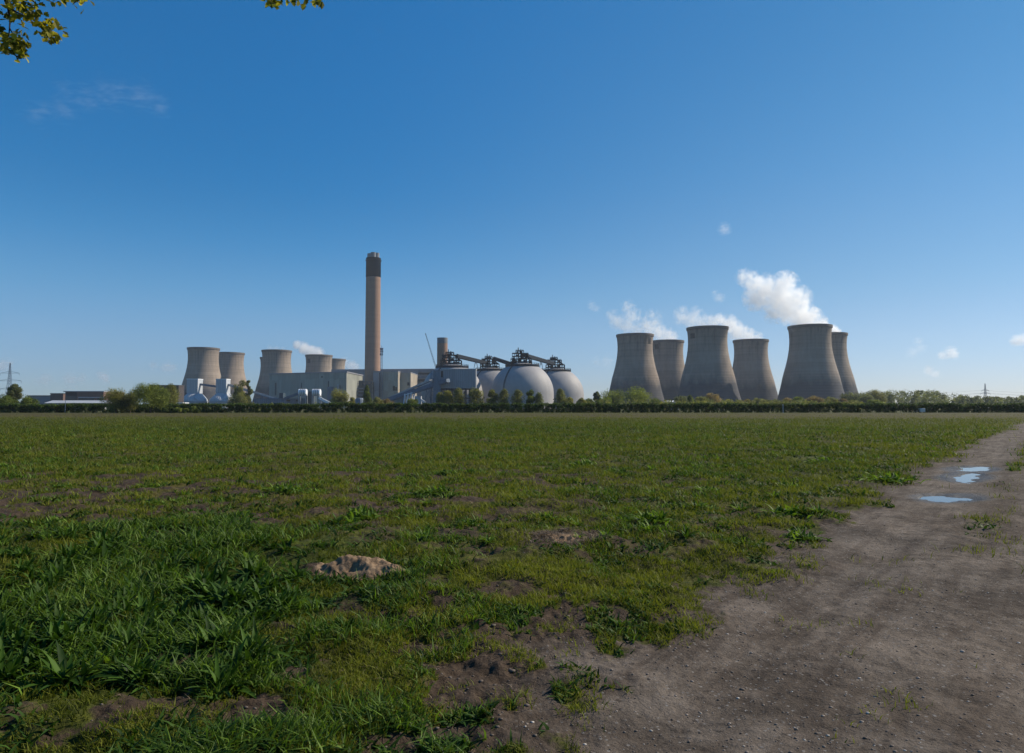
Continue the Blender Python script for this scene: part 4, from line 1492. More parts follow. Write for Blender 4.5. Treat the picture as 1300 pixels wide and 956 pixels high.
D3 = dome(663, 683, 'largest-looking grey dome, at the front of the group', 4, 3)
D4 = dome(706, 778, 'rightmost grey dome, partly behind the largest one', 4, 4)
D2 = dome(623, 763, 'grey dome between the box building and the largest dome', 4, 5)
D1 = dome(574, 705, 'grey dome mostly hidden behind the box building, its cap showing', 4, 6)
random.seed(99)


def gallery(a, b, w, h, label, mat, legs=(), group=None, leg_mat=None, rails=True):
    """inclined conveyor gallery on trestles between two points"""
    a, b = Vector(a), Vector(b)
    mid = (a + b) / 2
    root = empty('conveyor_gallery', (mid.x, mid.y, 0), label, 'conveyor', group)
    MB().beam(a, b, w, h).build('housing', mat, root, world=True)
    if rails:
        m = MB()
        n = max(4, int((b - a).length / 4))
        for s in (-1, 1):
            off = Vector((0, s * (w / 2 + 0.05), 0))
            m.beam(a + off + Vector((0, 0, -h * .62)), b + off + Vector((0, 0, -h * .62)), 0.35)
            m.beam(a + off + Vector((0, 0, h * .62)), b + off + Vector((0, 0, h * .62)), 0.3)
            for i in range(n):
                p, q = a.lerp(b, i / n), a.lerp(b, (i + 1) / n)
                m.beam(p + off + Vector((0, 0, -h * .62)), p + off + Vector((0, 0, h * .62)), 0.22)
        m.build('side_truss', leg_mat or M['steel'], root, world=True)
    for t, zb0 in legs:
        p = a.lerp(b, t)
        m = MB()
        for s in (-1, 1):
            m.beam((p.x - s * w * .7, p.y, zb0), (p.x - s * w * 0.25, p.y, p.z - h / 2), 0.5)
            m.beam((p.x - s * w * .5, p.y, zb0 + (p.z - zb0) * .45), (p.x + s * w * .3, p.y, zb0 + (p.z - zb0) * .85), 0.3)
        m.build('trestle', leg_mat or M['steel'], root, world=True)
    return root


CG = 'conveyor galleries linking the dome tops'
gallery(P(580, 452, 706), P(618, 461, 758), 2.8, 3.2, 'dark conveyor sloping down from the leftmost dome top to the next dome', M['steel'], ((0.62, 44),), CG)
gallery(P(627, 455, 762), P(651, 463, 690), 2.8, 3.0, 'dark conveyor sloping down onto the left shoulder of the largest dome', M['steel'], (), CG)
gallery(P(666, 451, 684), P(702, 461.5, 772), 2.8, 3.2, 'dark conveyor sloping from the largest dome top down to the rightmost dome', M['steel'], ((0.55, 40),), CG)

# box building on stilts in front of the left dome
Yb = 640
xa, zt_ = XZ(573, 469, Yb)
x0 = P(560, 469, Yb).x
xb, zl = XZ(604, 493, Yb)
boxb = empty('rail_unloading_building', ((x0 + xb) / 2, Yb, 0), 'slate grey box building raised on dark stilts in front of the left dome', 'building')
MB().box(x0, xb, Yb, Yb + 16, zl, zt_).build('wall', M['clad_box'], boxb, world=True)
MB().box(x0 - .3, xb + .3, Yb - .3, Yb + 16.3, zt_ + .01, zt_ + 0.8).build('roof', M['clad_white'], boxb, world=True)
MB().box(P(560, 470, Yb).x, P(562.2, 470, Yb).x, Yb - .4, Yb + .2, P(560, 479, Yb).z, P(560, 471, Yb).z).build('doorway', M['hole'], boxb, world=True)
m = MB()
for i in range(8):
    x = x0 + 1 + (xb - x0 - 2) * i / 7
    for yy in (Yb + .8, Yb + 15):
        m.beam((x, yy, 0), (x, yy, zl), 0.8)
    if i < 7 and i % 2 == 0:
        x2_ = x0 + 1 + (xb - x0 - 2) * (i + 1) / 7
        m.beam((x, Yb + .8, 0), (x2_, Yb + .8, zl), 0.45)
for z in (zl - 0.6, zl * 0.52):
    m.beam((x0, Yb + .8, z), (xb, Yb + .8, z), 0.9)
    m.beam((x0, Yb + 15, z), (xb, Yb + 15, z), 0.9)
m.build('stilt_frame', M['steel'], boxb, world=True)
m = MB()
for i in range(6):
    x = x0 + 2 + (xb - x0 - 6) * i / 5.6
    m.box(x, x + 2.6, Yb + 3, Yb + 9, 1.5 if i % 2 else 0, zl - random.uniform(0.5, 3.5))
m.build('hopper', M['teal'], boxb, world=True)

# blue transfer tower left of it
xa2, zt2 = XZ(546.5, 471, Yb - 3)
tt = empty('transfer_tower', ((xa2 + x0) / 2, Yb, 0), 'blue-grey transfer tower joined to the left end of the box building', 'building')
MB().box(xa2 + 3, x0 - .02, Yb - 3, Yb + 12, 0, zt2).build('wall', M['clad_blue'], tt, world=True)
MB().box(xa2 + 2.7, x0 - .03, Yb - 3.3, Yb + 12.3, zt2 + .01, zt2 + .7).build('roof', M['steel_blue'], tt, world=True)
m = MB()
frame_block(m, xa2, xa2 + 2.8, Yb - 2, Yb + 6, 0, 9, 1, 1, 0.3, True, (zt2 + 1.5) / 9)
m.build('stair_frame', M['steel_blue'], tt, world=True)
m = MB()
for zf_ in (0.25, 0.5, 0.72): m.box(xa2 + 3.2, x0 - .3, Yb - 3.35, Yb - 3.0, zt2 * zf_, zt2 * zf_ + .35)
m.build('ledge', M['steel_blue'], tt, world=True)

gallery(P(488, 509, 690), P(569, 483, 632), 4.6, 3.4, 'long dark blue conveyor gallery climbing right into the box building', M['steel_blue'], ((0.45, 0), (0.7, 0)), None, M['steel_blue'])
gallery(P(484, 510, 730), P(547, 482.5, 655), 3.0, 1.6, 'thinner pale conveyor running just above the long dark blue one', M['steel_pale'], ((0.5, 0),), None, M['steel_blue'])

# white trestle frame and plant under the conveyor
xa, za = XZ(514, 499, 660)
tr = empty('support_trestle', (P(521, 500, 660).x, 660, 0), 'white braced trestle frame standing under the long dark conveyor', 'trestle')
m = MB()
for px in (514, 518, 522, 526):
    a, b = P(px, 500 - (px - 514) * .25, 660), P(px + 2.5, 514, 660)
    m.beam((a.x, 660, a.z), (b.x - 3.2, 657, 0), 0.7)
    m.beam((a.x, 660, a.z), (b.x + 0.4, 663, 0), 0.7)
m.beam(P(513, 501.5, 660), P(529, 497.5, 660), 0.8)
m.build('frame', M['white'], tr, world=True)
wp = empty('white_hopper', (P(536, 507, 655).x, 655, 0), 'small white sloping hopper plant left of the blue transfer tower', 'plant')
q = P(531, 503, 655)
MB().prism([(q.x - 3, 652), (q.x + 3, 652), (q.x + 3, 658), (q.x - 3, 658)], 3, q.z).build('body', M['clad_white'], wp, world=True)
MB().beam(P(529, 504, 654), P(540, 511, 654), 2.6, 1.8).build('chute', M['white'], wp, world=True)
m = MB()
for dx in (-2.5, 2.5, 7, 10): m.beam((q.x + dx, 654, 0), (q.x + dx, 654, 5.0), .5)
m.build('leg', M['steel_pale'], wp, world=True)
low = empty('low_shed', (P(506, 508, 700).x, 700, 0), 'low beige shed beneath the middle of the long dark conveyor', 'shed')
a, b = P(497, 506.5, 700), P(512, 514, 700)
MB().box(a.x, b.x, 700, 712, 0, a.z).build('wall', M['clad_beige'], low, world=True)
MB().box(a.x - .4, b.x + .4, 699.5, 712.5, a.z + .01, a.z + .9).build('roof', M['roof'], low, world=True)
wt = empty('small_silo', (P(456.5, 507, 700).x, 700, 0), 'small white and blue tank house left of the chimney foot', 'tank')
q = P(456.5, 505, 700)
MB().lathe([(4.6, 0), (4.6, q.z - 2.2), (3.4, q.z - .4), (0.05, q.z)], 24).build('tank', M['clad_blue'], wt, True)
a = P(449, 506.5, 700)
MB().box(a.x - q.x - 1, -4.2, -3, 3, 0, a.z).build('annex', M['white'], wt)

# ------------------------------------------------------------------ two flared white hoppers, conveyors, low plant
def hopper(pxc, wtop, wbase, ytop, yfl, yfl2, Y, label):
    c = P(pxc, ytop, Y)
    root = empty('storage_hopper', (c.x, Y, 0), label, 'hopper', 'pair of white flared hoppers')
    s = Y / F
    zt, z1, z2 = c.z, P(pxc, yfl, Y).z, P(pxc, yfl2, Y).z
    a, b = wtop * s / 2, wbase * s / 2
    m = MB()
    m.box(-a, a, -a, a, z1 + .01, zt)
    m.build('head_house', M['clad_white'], root)
    prof = [(b, 0), (b, z2 * 0.72), (b * 0.97, z2), (a * 1.55 + (b - a * 1.55) * .35, z2 + (z1 - z2) * 0.45), (a * 1.2, z1)]
    prof += [(a * 0.5, z1 + 0.005)]
    MB().lathe(prof, 40).build('body', M['clad_white'], root, True)
    m = MB()
    m.lathe([(b + .05, z2 * .7), (b + .5, z2 * .7), (b + .5, z2 * .7 + .8), (b + .05, z2 * .7 + .8)], 40, close=True)
    m.build('ring_beam', M['steel_pale'], root)
    MB().box(-a - .25, a + .25, -a - .25, a + .25, zt + .01, zt + .8).build('roof', M['white'], root)
    m = MB()
    m.beam((a * 1.2 + .3, -1, z1), (b + .2, -2, z2), 0.9)
    m.build('stair', M['white'], root)
    return root


hopper(247.5, 14, 31, 482, 499.5, 507, 800, 'left white flared hopper, before the leftmost cooling tower')
hopper(283.5, 13, 32, 482, 499.5, 507, 800, 'right white flared hopper, with conveyors on both sides')
gallery(P(254.5, 488, 800), P(277, 491, 800), 3, 1.7, 'short level conveyor bridging the two white hoppers', M['steel_blue'], (), None, M['steel_blue'])
gallery(P(290, 488.5, 800), P(352, 506.5, 780), 3, 1.7, 'long conveyor sloping down right from the second white hopper', M['steel_pale'], ((0.4, 0), (0.7, 0)), None, M['steel_blue'])

lp = empty('plant_building', (P(360, 508, 770).x, 770, 0), 'low blue-grey building along the foot of the long grey hall', 'building')
a, b = P(322, 506.5, 770), P(388, 515, 770)
MB().box(a.x, b.x, 770, 792, 0, a.z).build('wall', M['clad_blue'], lp, world=True)
MB().box(a.x - .4, b.x + .4, 769.6, 792.4, a.z + .01, a.z + .6).build('roof', M['steel_blue'], lp, world=True)
windows_dark(lp, [(364, 507.6, 368.5, 509.5), (376, 507.6, 379, 509.5)], 769.8, .4, 'louvre')
a, b = P(354, 499, 775), P(359, 506, 775)
MB().box(a.x, b.x, 776, 784, P(354, 506.4, 770).z + .7, a.z).build('head_house', M['teal'], lp, world=True)
gallery(P(361, 506, 765), P(382, 498.5, 762), 3, 1.8, 'short dark conveyor climbing to the pair of white drums', M['steel_blue'], (), None, M['steel_blue'])

for px, lb in ((384.5, 'left one of two white cylindrical drums on a raised frame'), (402, 'right one of two white cylindrical drums on a raised frame')):
    c = P(px, 500, 760)
    root = empty('filter_drum', (c.x, 760, 0), lb, 'drum', 'white drums on a raised frame')
    zc = P(px, 498.3, 760).z
    r = 3.9
    m = MB()
    m.tube((-4.2, 0, zc), (4.2, 0, zc), r, n=20)
    m.build('drum', M['white'], root)
    m = MB()
    for x in (-4.0, 4.0):
        for y in (-3, 3): m.beam((x, y, 0), (x, y, zc - 1.5), 0.7)
        m.beam((x, -3, zc - 3.4), (x, 3, zc - 3.4), .6)
    m.beam((-4, -3, zc - 3.9), (4, -3, zc - 3.9), 0.6)
    m.build('frame', M['steel_pale'], root)
    m = MB()
    for x in (-2, 0, 2): m.lathe([(r + .02, 0), (r + .3, 0), (r + .3, .4), (r + .02, .4)], 20)
    m.v = [(p[2] + (i // 80) * 2 - 2.2, p[1], p[0] + zc) for i, p in enumerate(m.v)]
    m.build('hoop', M['steel'], root)
mf = empty('machine_house', (P(394, 505, 768).x, 768, 0), 'dark machine house between and below the white drums', 'plant')
a, b = P(388.5, 503, 766), P(399, 515, 766)
MB().box(a.x, b.x, 766, 776, 0, a.z).build('wall', M['teal'], mf, world=True)
a, b = P(391, 497, 768), P(397, 503, 768)
MB().box(a.x, b.x, 768, 774, P(391, 503, 766).z + .01, a.z).build('head_house', M['teal'], mf, world=True)
gallery(P(405, 505, 758), P(421, 513.5, 756), 3.2, 2.4, 'short pale chute sloping down right of the white drums', M['white'], ((0.5, 0),), None, M['steel_pale'])

# ------------------------------------------------------------------ left industrial buildings
Yl = 600
a, b = P(83, 496.5, Yl), P(133, 508, Yl)
br = empty('brick_works_building', ((a.x + b.x) / 2, Yl, 0), 'dark brown flat-roofed building with a pale band, left of the trees', 'building')
s1 = P(99.5, 500, Yl).x
MB().box(a.x, s1, Yl, Yl + 30, 0, a.z - .8).build('wall', M['brown_dark'], br, world=True)
MB().box(s1 + .02, b.x, Yl - 2, Yl + 30, 0, a.z - .8).build('wall', M['brown'], br, world=True)
MB().box(a.x - .3, b.x + .3, Yl - 2.3, Yl + 30.3, a.z - .79, a.z).build('roof', M['roof'], br, world=True)
q, r = P(99.5, 504, Yl - 2), P(132.8, 505.2, Yl - 2)
MB().box(q.x, r.x, Yl - 2.4, Yl - 1.9, r.z, q.z).build('band', M['clad_grey'], br, world=True)
windows_dark(br, [(100, 505.4, 119.5, 509), (124, 505.4, 132, 509)], Yl - 2, .3, 'window', M['glass'])
windows_dark(br, [(84, 503, 98, 508)], Yl, .3, 'window', M['glass'])

a, b = P(64, 500, 640), P(80, 506, 640)
bx = empty('works_shed', ((a.x + b.x) / 2, 640, 0), 'small stepped brown shed just left of the brown flat-roofed building', 'shed')
MB().box(a.x, b.x, 640, 660, 0, a.z).build('wall', M['brown'], bx, world=True)
MB().box(a.x - .3, b.x + .3, 639.7, 660.3, a.z + .01, a.z + .6).build('roof', M['brown_dark'], bx, world=True)
a, b = P(33, 502, 660), P(82, 510, 660)
bl = empty('works_shed', ((a.x + b.x) / 2, 660, 0), 'long low grey-brown shed with a flat roof behind the left hedge', 'shed')
MB().box(a.x, b.x, 662, 690, 0, a.z - .6).build('wall', M['roof'], bl, world=True)
MB().box(a.x - .4, b.x + .4, 661.5, 690.5, a.z - .59, a.z + .1).build('roof', M['brown_dark'], bl, world=True)
a, b = P(57, 508.2, 560), P(133, 515, 560)
wh = empty('long_shed', ((a.x + b.x) / 2, 560, 0), 'long low shed with a pale whitish sloping roof behind the left hedge', 'shed')
zr, ze = a.z, P(57, 511.2, 560).z
MB().box(a.x, b.x, 560, 580, 0, ze - .3).build('wall', M['clad_grey'], wh, world=True)
m = MB()
m.add([(a.x - .5, 559.4, ze - .28), (b.x + .5, 559.4, ze - .28), (b.x + .5, 570, zr), (a.x - .5, 570, zr), (a.x - .5, 580.6, ze - .28), (b.x + .5, 580.6, ze - .28)],
      [(0, 1, 2, 3), (3, 2, 5, 4), (0, 3, 4), (1, 5, 2), (0, 4, 5, 1)])
m.build('roof', M['pale_roof'], wh, world=True)
a, b = P(190, 488.8, 700), P(226.5, 505, 700)
bb = empty('works_building', ((a.x + b.x) / 2, 700, 0), 'dark brown block showing between the trees and the leftmost cooling tower', 'building')
MB().box(a.x, b.x, 700, 712, 0, a.z - .8).build('wall', M['brown_dark'], bb, world=True)
MB().box(a.x - .3, b.x + .3, 699.7, 712.3, a.z - .79, a.z).build('roof', M['brown_dark'], bb, world=True)
a, b = P(205, 511, 560), P(232, 516, 560)
ws_ = empty('low_shed', ((a.x + b.x) / 2, 560, 0), 'low white-roofed shed peeping out right of the big round tree', 'shed')
MB().box(a.x, b.x, 560, 570, 0, a.z - .6).build('wall', M['clad_grey'], ws_, world=True)
MB().box(a.x - .3, b.x + .3, 559.7, 570.3, a.z - .59, a.z).build('roof', M['white'], ws_, world=True)
# white roof below the right towers
c = P(852, 508.5, 480)
sr = empty('pavilion', (c.x, 480, 0), 'small white-roofed hut between the first two right-hand towers', 'hut')
m = MB()
m.add([(-5.5, -3, c.z - 1.1), (5.5, -3, c.z - 1.1), (5.5, 3, c.z - 1.1), (-5.5, 3, c.z - 1.1), (-3, 0, c.z), (3, 0, c.z)], [(0, 1, 5, 4), (1, 2, 5), (2, 3, 4, 5), (3, 0, 4), (3, 2, 1, 0)])
m.build('roof', M['white'], sr)
MB().box(-4.6, 4.6, -2.4, 2.4, 0, c.z - 1.12).build('wall', M['clad_grey'], sr)


# ------------------------------------------------------------------ pylons
def pylon(px, ytop, Y, label, arms, rz, t, wide=1.0):
    c = P(px, ytop, Y)
    root = empty('electricity_pylon', (c.x, Y, 0), label, 'pylon', 'electricity pylons', rz)
    m = MB()
    H = c.z
    lattice_mast(m, 0, 0, H * 0.17 * wide, H * 0.06, 0, H * 0.55, 6, t)
    lattice_mast(m, 0, 0, H * 0.06, H * 0.012, H * 0.55, H, 8, t)
    m.build('lattice', M['steel_blue'], root)
    for zf_, w in arms:
        m = MB()
        for s in (-1, 1):
            z = H * zf_
            m.beam((0, -.6, z), (s * w, 0, z), t)
            m.beam((0, .6, z), (s * w, 0, z), t)
            m.beam((0, 0, z + H * .045), (s * w, 0, z), t)
            m.beam((s * w, 0, z), (s * w, 0, z - H * .05), t * 0.7)
        m.build('cross_arm', M['steel_blue'], root)
    return root, c


pylon(13, 461, 760, 'dark lattice pylon with three pairs of arms at the left edge', [(0.78, 9.5), (0.61, 12), (0.43, 9.5)], 0.15, 0.24)
rp, c = pylon(1250.5, 487, 1400, 'small distant pylon rising above the far wood on the right', [(0.72, 9), (0.6, 12)], 0.2, 0.42)
pylon(993, 496.5, 1500, 'tiny far pylon in the bright gap between two right-hand towers', [(0.8, 7), (0.62, 9)], 0.5, 0.5)
m = MB()
for w, zf_ in ((-12, .55), (12, .55), (9, .67)):
    z = c.z * zf_
    for s in (-1, 1):
        pts = []
        for i in range(13):
            t = i / 12
            pts.append((c.x + w * .2 + s * t * 330, 1400 + w + s * t * 40, z + 3 - 9 * math.sin(PI * t) * 0.8 + (t * 2)))
        m.path(pts, [0.09] * 13, 4)
o = m.build('power_line', M['steel'])
tag(o, 'thin power lines strung from the small right-hand pylon', 'cable')

# white van and posts by the hedge
van = empty('parked_car', (P(1168, 520, 200).x, 200.2, 0), 'small white car seen end-on at the hedge below the far wood', 'car', rz=PI / 2)
van.scale = (.85, .85, 0.62)
m = MB()
prof = [(-2.3, 0.35), (2.0, 0.35), (2.35, 0.6), (2.3, 1.05), (1.5, 1.2), (0.95, 1.95), (0.6, 2.05), (-2.15, 2.05), (-2.35, 1.8)]
n = len(prof)
m.add([(x * .8, -.85, z) for x, z in prof] + [(x * .8, .85, z) for x, z in prof],
      [tuple(range(n)), tuple(range(2 * n - 1, n - 1, -1))] + [(i, n + i, n + (i + 1) % n, (i + 1) % n) for i in range(n)])
m.build('body', M['paint_white'], van)
MB().prism([(0.45, -.87), (0.95, -.87), (0.95, -.86), (0.45, -.86)], 1.25, 1.8).build('window', M['glass'], van)
for x in (-1.2, 1.15):
    for y in (-.78, .78):
        w = MB().tube((x, y - .1, .33), (x, y + .1, .33), .33, n=14).build('wheel', M['tyre'], van)
for px, y0, Y, lb, mt in ((994, 514, 196, 'thin white post at the hedge below the right-hand towers', 'white'), (83, 508, 195, 'thin grey pole at the hedge in front of the long pale roof', 'steel_blue')):
    q = P(px, y0, Y)
    pr = empty('marker_post', (q.x, Y, 0), lb, 'post')
    MB().tube((0, 0, -.3), (0, 0, q.z), .07, .06).build('shaft', M[mt], pr)
    MB().lathe([(0.01, q.z + .1), (.11, q.z + .07), (.11, q.z - .1), (.06, q.z - .12)], 10).build('cap', M[mt], pr)


# ------------------------------------------------------------------ overhanging tree
def overhang():
    Yo = 6.0
    root = empty('overhanging_tree', (-8.2, 3.6, 0), 'leafy tree whose twigs hang into the top left corner', 'tree')
    off = root.location
    m = MB()
    m.path([(0, 0, -.2), (.1, .05, 2.0), (-.1, .3, 4.4), (0.1, 0.5, 7.2)], [.3, .25, .2, .12], 12)
    m.build('trunk', M['bark'], root)
    tw = MB()
    tips = []

    def W(px, py, Y=Yo):
        return P(px, py, Y) - off

    # main limbs arching over the field of view
    limb = [Vector((0, .3, 4.2)), Vector((1.4, 1.2, 6.3)), W(-80, -110), W(-5, -30), W(10, 10)]
    tw.path(limb, [.12, .09, .05, .02, .011], 8)
    limb2 = [Vector((0, .4, 5.2)), Vector((2.4, 1.6, 7.0)), W(120, -140), W(300, -80), W(372, -14)]
    tw.path(limb2, [.11, .08, .05, .025, .008], 8)
    tw.path([W(10, 10), W(13, 25), W(11.5, 44)], [.009, .007, .005], 5)
    tw.path([W(12, 35), W(15, 41), W(24, 56), W(28, 64)], [.006, .005, .004, .003], 5)
    tw.path([W(10, 10), W(28, 19), W(50, 28), W(62, 35)], [.009, .007, .006, .003], 5)
    tw.path([W(-5, -30), W(30, -10), W(45, 4), W(43, 12)], [.012, .009, .006, .004], 5)
    tw.path([W(-5, -30), W(50, -26), W(82, -6), W(99, -1)], [.012, .009, .006, .003], 5)
    tw.path([W(300, -80), W(340, -16), W(345, 2)], [.012, .008, .004], 5)
    tw.path([W(372, -14), W(392, -10), W(402, 3)], [.008, .006, .003], 5)
    tw.build('branch', M['twig'], root)
    # leaf sprays
    spots = [((8, 4), 22, 16), ((30, 6), 24, 26), ((42, 14), 12, 14), ((20, 52), 16, 28), ((5, 50), 12, 16), ((28, 57), 10, 10), ((58, 30), 9, 10), ((66, 38), 12, 20), ((71, 47), 5, 6), ((29, 68), 4, 4), ((12, 62), 8, 6),
             ((75, -6), 14, 12), ((100, -4), 12, 10), ((344, 0), 10, 9), ((356, 4), 5, 4), ((372, -6), 10, 8), ((401, 1), 6, 6), ((385, -8), 10, 8)]
    # the crown continues beyond the frame
    for k in range(26):
        spots.append(((random.uniform(-160, -25), random.uniform(-150, 60)), 34, 24))
    for k in range(24):
        spots.append(((random.uniform(-100, 430), random.uniform(-190, -45)), 34, 24))
    V, Fc, T = [], [], []
    for (c0, rad, n) in spots:
        for i in range(int(n * 2.4)):
            px, py = random.gauss(c0[0], rad * .5), random.gauss(c0[1], rad * .5)
            p = W(px, py, Yo + random.gauss(0, .12))
            L = random.uniform(.045, .075)
            az, el = random.uniform(0, 6.28), random.uniform(-1.3, .1)
            d = Vector((math.cos(az) * math.cos(el), math.sin(az) * math.cos(el), math.sin(el)))
            s = d.cross(Vector((random.gauss(0, .6), random.gauss(0, .6), 1))).normalized()
            up = s.cross(d)
            b = len(V)
            # lobed leaf outline folded along the midrib
            out = [(0, 0), (.18, .3), (.42, .5), (.5, .28), (.72, .34), (.8, .14), (1, 0)]
            tn = min(1, max(0, random.gauss(.4, .3)))
            for (u, w) in out: V.append(p + d * (u * L) + s * (w * L) + up * (w * L * .3)); T.append(tn)
            for (u, w) in out[1:-1]: V.append(p + d * (u * L) - s * (w * L) + up * (w * L * .3)); T.append(tn)
            for k in range(5):
                pass
            Fc.append((b, b + 1, b + 2, b + 3, b + 4, b + 5, b + 6))
            Fc.append((b, b + 6, b + 11, b + 10, b + 9, b + 8, b + 7))
    me = bpy.data.meshes.new('leaves')
    me.from_pydata([tuple(v) for v in V], [], Fc)
    a = me.attributes.new('tint', 'FLOAT', 'POINT')
    a.data.foreach_set('value', T)
    me.materials.append(LEAF['tree'])
    o = bpy.data.objects.new('leaves', me)
    COL.objects.link(o)
    o.parent = root


overhang()


# ------------------------------------------------------------------ steam and clouds
def vapour(name, blobs, Y, label, cat, dens, amp=1.3, thr=0.12, nsc=1.0, stretch=(1, 1, 1), gain=2.2, group=None, depth=1.0, jitter=0.3):
    """blobs: (px, py, radius in px, weight)"""
    pts = []
    for b in blobs:
        px, py, r = b[:3]
        w = b[3] if len(b) > 3 else 1.0
        p = P(px, py, Y)
        r *= 1.22 if name == 'steam_plume' else 1.3
        pts.append((Vector((p.x, Y + random.uniform(-jitter, jitter) * r / F * Y, p.z)), r / F * Y, w))
    o0 = sum((p for p, r, w in pts), Vector()) / len(pts)
    rm = sum(r for p, r, w in pts) / len(pts)
    # hull: remeshed union of balls
    import bmesh
    bm = bmesh.new()
    for p, r, w in pts:
        mat = Matrix.Translation(p - o0) @ Matrix.Diagonal((r * 0.98, r * 0.98 * depth, r * 0.98, 1))
        bmesh.ops.create_icosphere(bm, subdivisions=3, radius=1.0, matrix=mat)
    me = bpy.data.meshes.new(name)
    bm.to_mesh(me)
    bm.free()
    tmp = bpy.data.objects.new('hull_source', me)
    COL.objects.link(tmp)
    md = tmp.modifiers.new('r', 'REMESH')
    md.mode = 'VOXEL'
    md.voxel_size = min(r for p, r, w in pts) * 0.22
    dg = bpy.context.evaluated_depsgraph_get()
    hull = bpy.data.meshes.new_from_object(tmp.evaluated_get(dg))
    bpy.data.objects.remove(tmp)
    hull.name = name
    vm = volume_mat(name + '_vapour', [(tuple(p - o0), r, w) for p, r, w in pts], dens, nsc / rm, amp, thr, stretch, gain=gain)
    hull.materials.clear()
    hull.materials.append(vm)
    o = bpy.data.objects.new(name, hull)
    COL.objects.link(o)
    o.location = o0
    tag(o, label, cat, group)
    return o


SG = 'steam drifting left from the cooling towers'
vapour('steam_plume', [(1028, 408, 18, 1.1), (1040, 411, 12), (1014, 414, 13), (1030, 416, 14), (1044, 415, 9), (1014, 402, 18, 1.1), (1003, 390, 21, 1.1), (1012, 380, 17), (992, 377, 23, 1.1), (996, 361, 16), (976, 370, 22), (962, 378, 16), (958, 360, 15, .9), (944, 352, 11, .8), (982, 396, 14, .8)],
       YT5, 'thickest white steam plume, billowing up left from the rightmost tall tower', 'steam', 0.085, 2.7, -0.04, 2.6, group=SG, gain=1.4)
vapour('steam_plume', [(892, 412, 14), (880, 406, 14), (868, 402, 13, .9), (906, 409, 12), (918, 413, 10, .8), (884, 398, 10, .7)],
       YT3 + 10, 'thin steam over the tall middle tower of the right cluster', 'steam', 0.045, 2.7, 0.0, 2.4, group=SG, gain=1.4)
vapour('steam_plume', [(950, 428, 12, 1.1), (938, 421, 13, 1.1), (926, 413, 13), (914, 408, 10, .8), (962, 429, 8)],
       YT4, 'low white steam from the smaller tower between the two tall ones', 'steam', 0.075, 2.5, -0.04, 2.4, group=SG, gain=1.4)
vapour('steam_plume', [(808, 421, 12), (795, 414, 12), (784, 409, 11), (778, 402, 9, .8), (803, 402, 13, .8), (797, 391, 10, .7), (820, 414, 12, .8), (830, 404, 12, .6)],
       YT1, 'ragged thin steam wisps over the leftmost tower of the right cluster', 'steam', 0.045, 2.8, 0.0, 2.5, group=SG, gain=1.4)
vapour('steam_plume', [(846, 429, 12, 1.0), (836, 423, 12, 1.0), (826, 418, 11, .8), (855, 431, 8)],
       YT2, 'steam slipping behind the leftmost tower of the right cluster', 'steam', 0.065, 2.5, -0.03, 2.4, group=SG, gain=1.4)
vapour('steam_plume', [(1054, 421, 9, 1.1), (1047, 417, 9, 1.1), (1062, 423, 6)],
       YT6, 'short white steam trail from the last tower on the right', 'steam', 0.16, 1.2, 0.0, 1.2, group=SG)
vapour('steam_plume', [(405, 449, 8, 1.0), (395, 446, 8, 1.0), (386, 442, 8), (378, 438, 6, .9)],
       YL5, 'small pink-white steam trail from the tower over the long hall', 'steam', 0.1, 1.2, 0.0, 1.2, group=SG)
vapour('steam_plume', [(350, 444, 7, .9), (342, 442, 6, .8), (358, 444, 5, .8)],
       YL3, 'faint low steam on the rim of the tower at the left end of the hall', 'steam', 0.03, 1.4, 0.15, 1.2, group=SG)
CGp = 'small clouds near the horizon'
YCl = 5200
for blobs, lb, d in [
    ([(445, 464, 8), (438, 461, 7), (452, 467, 6)], 'small white cloud just left of the tall chimney', 0.0138),
    ([(130, 477, 6), (135, 481, 6), (126, 475, 4)], 'small bright cloud over the brown flat-roofed building', 0.0115),
    ([(2, 464, 9), (-6, 462, 9), (12, 460, 6, .7)], 'cloud cut by the left edge behind the pylon', 0.0092),
    ([(58, 481, 9, .8), (50, 484, 7, .7), (92, 482, 10, .8), (104, 481, 7, .7)], 'faint broken cloud above the long low shed', 0.0058),
    ([(196, 464, 6, .8), (212, 466, 8, .9), (220, 467, 6)], 'thin flat cloud left of the leftmost cooling tower', 0.0069),
    ([(1293, 432, 8), (1302, 431, 8), (1286, 434, 5)], 'white cloud cut by the right edge', 0.0138),
    ([(1206, 448, 8), (1198, 451, 6), (1212, 451, 5)], 'small bright cloud right of the cooling towers', 0.0127),
    ([(1178, 470, 6), (1188, 475, 5)], 'tiny cloud above the middle of the far wood', 0.0104),
    ([(1164, 434, 6, .8), (1168, 442, 7, .7), (1160, 447, 8, .6)], 'faint upright wisp of cloud right of the cooling towers', 0.0046),
    ([(751, 388, 6, .8), (757, 392, 5, .8)], 'little lone wisp left of the right cluster of towers', 0.0069),
    ([(920, 290, 8, .8), (924, 294, 5, .7)], 'little lone wisp high above the cooling towers', 0.0050),
    ([(914, 378, 7, .8), (908, 372, 5, .7)], 'little torn wisp above the tall middle tower', 0.0069),
    ([(770, 460, 9, .6), (757, 458, 7, .6)], 'faint low cloud between the domes and the right towers', 0.0046),
]:
    vapour('cloud', blobs, YCl, lb, 'cloud', d, 2.0, 0.0, 1.6, (0.8, 1, 1.8), group=CGp, gain=1.6)
cb = []
for i in range(16):
    t = i / 15
    cb.append((50 + 152 * t, 150 - 40 * math.sin(t * 2.2) + 12 * t * t + random.uniform(-5, 5), random.uniform(20, 27) * (1 - .3 * abs(t - .4)), .8))
